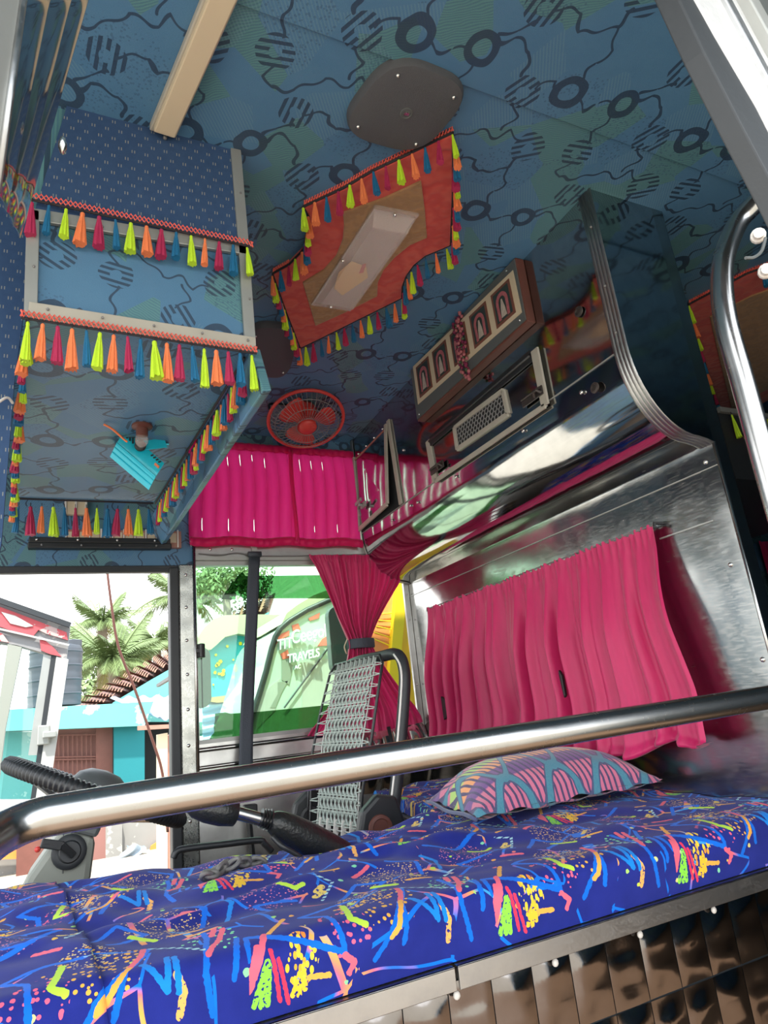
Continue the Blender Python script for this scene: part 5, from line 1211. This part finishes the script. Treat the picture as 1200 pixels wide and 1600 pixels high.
# tiled roof: each row of tiles is a shallow overlapping course
tr_ = thing('tiled_roof', at(200, 1100, 'y', 15), 'sloping clay tile roof behind the teal parapet', 'roof')
RY = 15.0
ra, rb_, rc_ = at(118, 1104, 'y', RY), at(300, 1003, 'y', RY), at(360, 1075, 'y', RY-1.5)
lo0, lo1 = at(150, 1109, 'y', RY-1.8), at(420, 953, 'y', RY-1.8)
hi0, hi1 = at(106, 1107, 'y', RY+1.5), at(430, 922, 'y', RY+1.5)
tm = MB().grid(lambda u, v: V3(((u-.5)*.32, v*.42, .05*math.sin(u*math.pi)+.045*(1-v))), 6, 1).mesh('tile', [M['tile']], True)
ux = (lo1-lo0).normalized(); nrows, ncol = 8, 22; step = (lo1-lo0).length/ncol
for r_ in range(nrows):
    for k in range(ncol):
        p = lerp(lerp(lo0, lo1, (k+.5)/ncol), lerp(hi0, hi1, (k+.5)/ncol), r_/nrows)
        vdir = (lerp(hi0, hi1, (k+.5)/ncol)-lerp(lo0, lo1, (k+.5)/ncol)); vd_ = vdir.normalized(); nz = ux.cross(vd_).normalized()
        if nz.z < 0: nz = -nz
        o = bpy.data.objects.new('tile', tm); COL.objects.link(o); o.parent = tr_
        mw = Matrix((ux, vd_, nz)).transposed().to_4x4(); sc3 = Matrix.Diagonal((step/.31, vdir.length/nrows/.38, 1, 1)); mw = mw @ sc3
        mw.translation = p-WL['tiled_roof']; o.matrix_local = mw
MB().prism([lo0-V3((0, 0, .06)), lo1-V3((0, 0, .06)), hi1-V3((0, 0, .06)), hi0-V3((0, 0, .06))], (0, 0, -.05)).build('roof_deck', M['wood'], tr_)
MB().beam(lo0+V3((-.02, -.04, -.02)), hi0+V3((0, 0, .05)), .10, .10).build('verge_board', M['plaster'], tr_)
gbl = thing('gable_wall', at(260, 1120, 'y', 13.0), 'pale teal gable wall with peeling paint under the tiled roof', 'wall')
pp_(gbl, [(176, 1098), (236, 1062), (300, 1026), (420, 956), (420, 1150), (176, 1150)], .2, M['tealw'], 'gable', 13.15)
cs_ = thing('corrugated_sheet', at(240, 1105, 'y', 12.2), 'pale blue corrugated roofing sheet beside the parapet end', 'roof sheet')
a0, a1, a2, a3 = at(172, 1091, 'y', 12.9), at(470, 1079, 'y', 12.9), at(470, 1150, 'y', 11.6), at(246, 1122, 'y', 12.0)
MB().grid(lambda u, v: lerp(lerp(a0, a1, u), lerp(a3, a2, u), v)+V3((0, 0, .03*math.sin(u*90))), 90, 2).build('sheet', M['sheet_blue'], cs_, smooth=True, thick=.01)
tag(MB().tube(bez([at(166, 880, 'y', 4.0), at(174, 945, 'y', 4.0), at(185, 1010, 'y', 4.0), at(210, 1075, 'y', 4.0), at(236, 1150, 'y', 4.0), at(254, 1210, 'y', 4.0), at(262, 1300, 'y', 4.0)]), .008, 6).build('hanging_wire', M['wood'], smooth=True), 'thin brown wire hanging down across the open side', 'wire')
# palms
def frond_mesh(L, droop, mat, sd):
    rnd = random.Random(sd); mb = MB(); pts = []
    for k in range(13):
        t = k/12; pts.append(V3((L*(t-.12*droop*t*t), 0, L*(.38*t-droop*t*t))))
    mb.tube(pts, [.035*(1-t/13)+.004 for t in range(13)], 4)
    for k in range(1, 34):
        t = k/34; i = min(int(t*12), 11); p = pts[i].lerp(pts[i+1], t*12-i); tg = (pts[i+1]-pts[i]).normalized()
        ll_ = L*(.30*math.sin(math.pi*min(1, t*.9+.12))**.6)*rnd.uniform(.85, 1.1)
        for sg in (-1, 1):
            dirv = (tg*.55+V3((0, sg*.75, -.35-.35*t+rnd.uniform(-.1, .1)))).normalized(); side = tg*(.018*L)
            q1 = p+dirv*ll_*.55; q2 = p+dirv*ll_+V3((0, 0, -.16*ll_))
            mb.add([p-side*.5, p+side*.5, q1+side*.7, q1-side*.7, q2], [(0, 1, 2, 3), (3, 2, 4)])
    return mb.mesh('frond', [mat])
FM = [frond_mesh(1.0, .45, M['leafl'], 1), frond_mesh(1.0, .75, M['leafl'], 2), frond_mesh(1.0, 1.15, M['leafy'], 3), frond_mesh(1.0, .15, M['leafl'], 4)]
def palm(px, py, yy, L, label, sd, nf=18):
    rnd = random.Random(sd); c = at(px, py, 'y', yy); base = V3((c.x-.4, yy, -1.7))
    t = thing('coconut_palm', base, label, 'palm', 'coconut palms beyond the roofs')
    MB().tube(bez([base, lerp(base, c, .4)+V3((.25, 0, 0)), c], 6), [.22-.006*k for k in range(13)], 9).build('trunk', M['bark'], t, smooth=True)
    for k in range(nf):
        a = 2*math.pi*k/nf*2.4+rnd.uniform(-.3, .3); lev = k/nf
        me = FM[3] if lev < .25 else FM[0] if lev < .5 else FM[1] if lev < .8 else FM[2]
        inst(me, 'frond', t, c, (rnd.uniform(-.2, .2), -.75*(1-lev)+.35*lev*rnd.random(), a), L*rnd.uniform(.85, 1.1))
palm(160, 975, 24, 1.30, 'tall coconut palm rising highest in the middle of the open side', 3, 30)
palm(178, 1038, 21, 1.75, 'lower coconut palm with drooping yellowed fronds above the parapet', 5, 36)
palm(292, 940, 19, 1.5, 'coconut palm half hidden by the post right of the open side', 8, 28)
palm(245, 1010, 28, 1.6, 'farther coconut palm low behind the clay tile roof', 11, 30)
def leaf_tree(px, py, yy, R_, label, sd, n=1500, mat='leafd'):
    rnd = random.Random(sd); c = at(px, py, 'y', yy); base = V3((c.x, yy, -1.7)); t = thing('broadleaf_tree', base, label, 'tree')
    MB().tube([base, lerp(base, c, .5)+V3((.1, 0, 0)), c], [.2, .15, .08], 8).build('trunk', M['bark'], t, smooth=True)
    blobs = [(c+V3((rnd.uniform(-1, 1)*R_*.8, rnd.uniform(-.5, .5)*R_, rnd.uniform(-.7, .7)*R_)), R_*rnd.uniform(.35, .6)) for _ in range(12)]
    mb = MB()
    for k in range(n):
        b0_, r0_ = rnd.choice(blobs); d_ = V3((rnd.gauss(0, 1), rnd.gauss(0, 1), rnd.gauss(0, 1))).normalized(); p = b0_+d_*r0_*rnd.uniform(.6, 1)
        x = V3((rnd.gauss(0, 1), rnd.gauss(0, 1), rnd.gauss(0, 1))).normalized(); y = x.cross(d_); s_ = R_*.075
        mb.add([p-x*s_, p+y*s_*.5, p+x*s_, p-y*s_*.5], [(0, 1, 2, 3)])
    mb.build('crown', M[mat], t)['kind'] = 'stuff'
leaf_tree(352, 912, 16, 1.05, 'bright green tree seen through the tinted side window', 2, 2600)
leaf_tree(165, 1075, 30, 2.2, 'hazy green tree mass behind the lower palms', 4, 2200)
# cream and cyan bus behind the tinted glass
gb = thing('cream_bus', at(360, 1160, 'y', 6.2)+V3((0, 0, -1)), 'cream roofed bus with a cyan flowered side, beyond the left part of the tinted window', 'bus')
pp_(gb, [(302, 1008), (309, 995), (320, 980), (334, 967), (352, 961), (400, 960), (470, 960), (470, 1002), (400, 994), (372, 990), (352, 995), (338, 1008), (330, 1015), (318, 1016)], .9, M['creambus'], 'roof_cowl', 6.0)
pp_(gb, [(326, 1016), (338, 1008), (352, 995), (372, 990), (470, 1002), (470, 1086), (380, 1082), (350, 1087), (326, 1090)], .1, M['cyanbus'], 'side_panel', 6.1)
for k in range(34):
    x, y = random.uniform(332, 440), random.uniform(1000, 1080)
    if 380 < x < 400: x += 22
    s_ = random.uniform(1.5, 4.2); pp_(gb, [(x+s_*math.cos(a)*random.uniform(.6, 1.1), y+s_*.9*math.sin(a)) for a in [i*1.05 for i in range(6)]], .012, M['yellow2'], 'flower_patch', 6.085)
pp_(gb, [(326, 1090), (350, 1087), (380, 1082), (400, 1086), (400, 1092), (340, 1098), (326, 1096)], .06, M['tan'], 'rust_strip', 6.07)
MB().grid(lambda u, v: at(316+110*u, 1094+90*v, 'y', 6.12+.03*math.sin((v*1.0+u*.25)*34)), 30, 50).build('ribbed_skirt', M['sheet_blue'], gb, smooth=True)
# bus with the travels windscreen
TY = 4.55
tv = thing('travels_bus', at(480, 1160, 'y', TY)+V3((0, 0, -1)), 'white bus with a large slanting windscreen lettered TRAVELS, beyond the tinted window', 'bus')
ol = [(384, 1160), (394, 1120), (405, 1085), (416, 1048), (424, 1015), (430, 995), (438, 982), (452, 970), (480, 953), (520, 935), (570, 915)]
pp_(tv, ol+[(600, 905), (600, 1180), (384, 1180)], 1.2, M['busglass'], 'windscreen', TY)
pp_(tv, [(440, 975), (448, 958), (466, 944), (490, 930), (560, 905), (570, 913), (520, 933), (480, 951), (452, 968)], 1.2, M['creambus'], 'roof_band', TY+.02)
MB().tube([at(x, y, 'y', TY-.01) for x, y in ol], .022, 6).build('gasket', M['black'], tv, smooth=True)
for pts in ([(428, 1004), (440, 990), (452, 985), (452, 993), (436, 1000), (430, 1010)], [(456, 977), (466, 974), (470, 984), (458, 986)], [(482, 966), (500, 957), (498, 966), (484, 970)], [(438, 1022), (450, 1015), (452, 1028), (442, 1030)], [(504, 998), (514, 992), (514, 1008), (496, 1010)]):
    pp_(tv, pts, .006, M['decal'], 'decal_patch', TY-.008)
pp_(tv, [(440, 1032), (446, 1030), (458, 1040), (452, 1070), (440, 1062)], .01, M['greyplastic'], 'window_gap', TY-.006)
pp_(tv, [(434, 1066), (450, 1064), (440, 1082), (430, 1106), (422, 1106), (434, 1084)], .01, M['greyplastic'], 'painted_pillar_shadow', TY-.006)  # grey sheet painted in as the pillar's shadow
pp_(tv, [(400, 1090), (438, 1060), (430, 1110), (400, 1140)], .01, M['white'], 'white_panel', TY-.004)
pp_(tv, [(472, 1035), (600, 1015), (600, 1180), (472, 1180)], .008, M['white'], 'lower_panel', TY-.003)
MB().tube([at(444, 1106, 'y', TY-.02), at(512, 1014, 'y', TY-.02)], .006, 6).build('wiper', M['black'], tv)
def letters(body, a, b_, hpx, m, par, nm, yy, shear=.25):
    cu = bpy.data.curves.new(nm, 'FONT'); cu.body = body; cu.extrude = .012; cu.shear = shear; cu.size = 1.0; cu.offset = .012; cu.materials.append(m)
    o = bpy.data.objects.new(nm, cu); COL.objects.link(o); bpy.context.view_layer.update(); wdt = max(o.dimensions.x, .01)
    me = bpy.data.meshes.new_from_object(o.evaluated_get(bpy.context.evaluated_depsgraph_get())); bpy.data.objects.remove(o); bpy.data.curves.remove(cu)
    o = bpy.data.objects.new(nm, me); COL.objects.link(o)
    A_, B2 = at(*a, 'y', yy), at(*b_, 'y', yy); X = (B2-A_); up_ = at(a[0], a[1]-hpx, 'y', yy)-A_
    mw = Matrix((X/wdt, up_/.70, V3((0, -1, 0)))).transposed().to_4x4(); mw.translation = A_-WL[par.name]
    o.parent = par; o.matrix_local = mw; return o
letters('TIT', (433, 1016), (455, 1007), 16, M['letter'], tv, 'lettering', TY-.02)
letters('Ceegol', (455, 1006), (505, 984), 20, M['letter'], tv, 'lettering', TY-.02)
letters('TRAVELS', (449, 1036), (494, 1017), 13, M['letter'], tv, 'lettering', TY-.02)
letters('AC', (460, 1046), (470, 1042), 6, M['letter'], tv, 'lettering', TY-.02)
# yellow bus close by
yb = thing('yellow_bus', at(600, 1160, 'y', 3.5)+V3((0, 0, -1)), 'bright yellow bus body close outside, right of the tied curtain', 'bus')
pp_(yb, [(532, 862), (600, 862), (680, 860), (700, 1180), (560, 1180), (536, 1060)], .06, M['yellow'], 'body_panel', 3.50)
pp_(yb, [(562, 930), (622, 926), (612, 1010), (606, 1060), (562, 1060)], .02, M['orangeg'], 'window_area', 3.475)
pp_(yb, [(622, 900), (638, 900), (622, 1080), (606, 1080)], .06, M['yellow2'], 'door_post', 3.43)
pp_(yb, [(700, 880), (760, 880), (760, 1180), (700, 1180)], .06, M['yellow2'], 'rear_panel', 3.50)
for k in range(5): MB().tube([at(590-3*k, 960+9*k, 'y', 3.46), at(612, 958+13*k, 'y', 3.46)], .004, 5).build('crease_line', M['yellow2'], yb)
# two rear view mirrors
def mirror(par, px0, py0, px1, py1, yy, reach):
    a, b_ = at(px0, py0, 'y', yy), at(px1, py1, 'y', yy)
    r_ = .05; x0, x1, z0, z1 = a.x, b_.x, b_.z, a.z; pts = []
    for cx, cz, s0 in ((x1-r_, z1-r_, 0), (x0+r_, z1-r_, 1), (x0+r_, z0+r_, 2), (x1-r_, z0+r_, 3)):
        for k in range(5): w = (s0+k/4)*math.pi/2; pts.append((cx+r_*math.cos(w), yy, cz+r_*math.sin(w)))
    h_ = MB().prism(pts, (0, .06, 0)).build('side_mirror', M['greydark'], par, bevel=.015, label='dark mirror housing')
    MB().beam(((x0+x1)/2, yy+.05, z1-.06), ((x0+x1)/2+.05, reach, z1-.03), .025, .025).build('mirror_arm', M['black'], h_)
mirror(gb, 300, 1012, 331, 1105, 3.7, 6.1)
mirror(yb, 512, 948, 548, 1052, 3.35, 3.5)
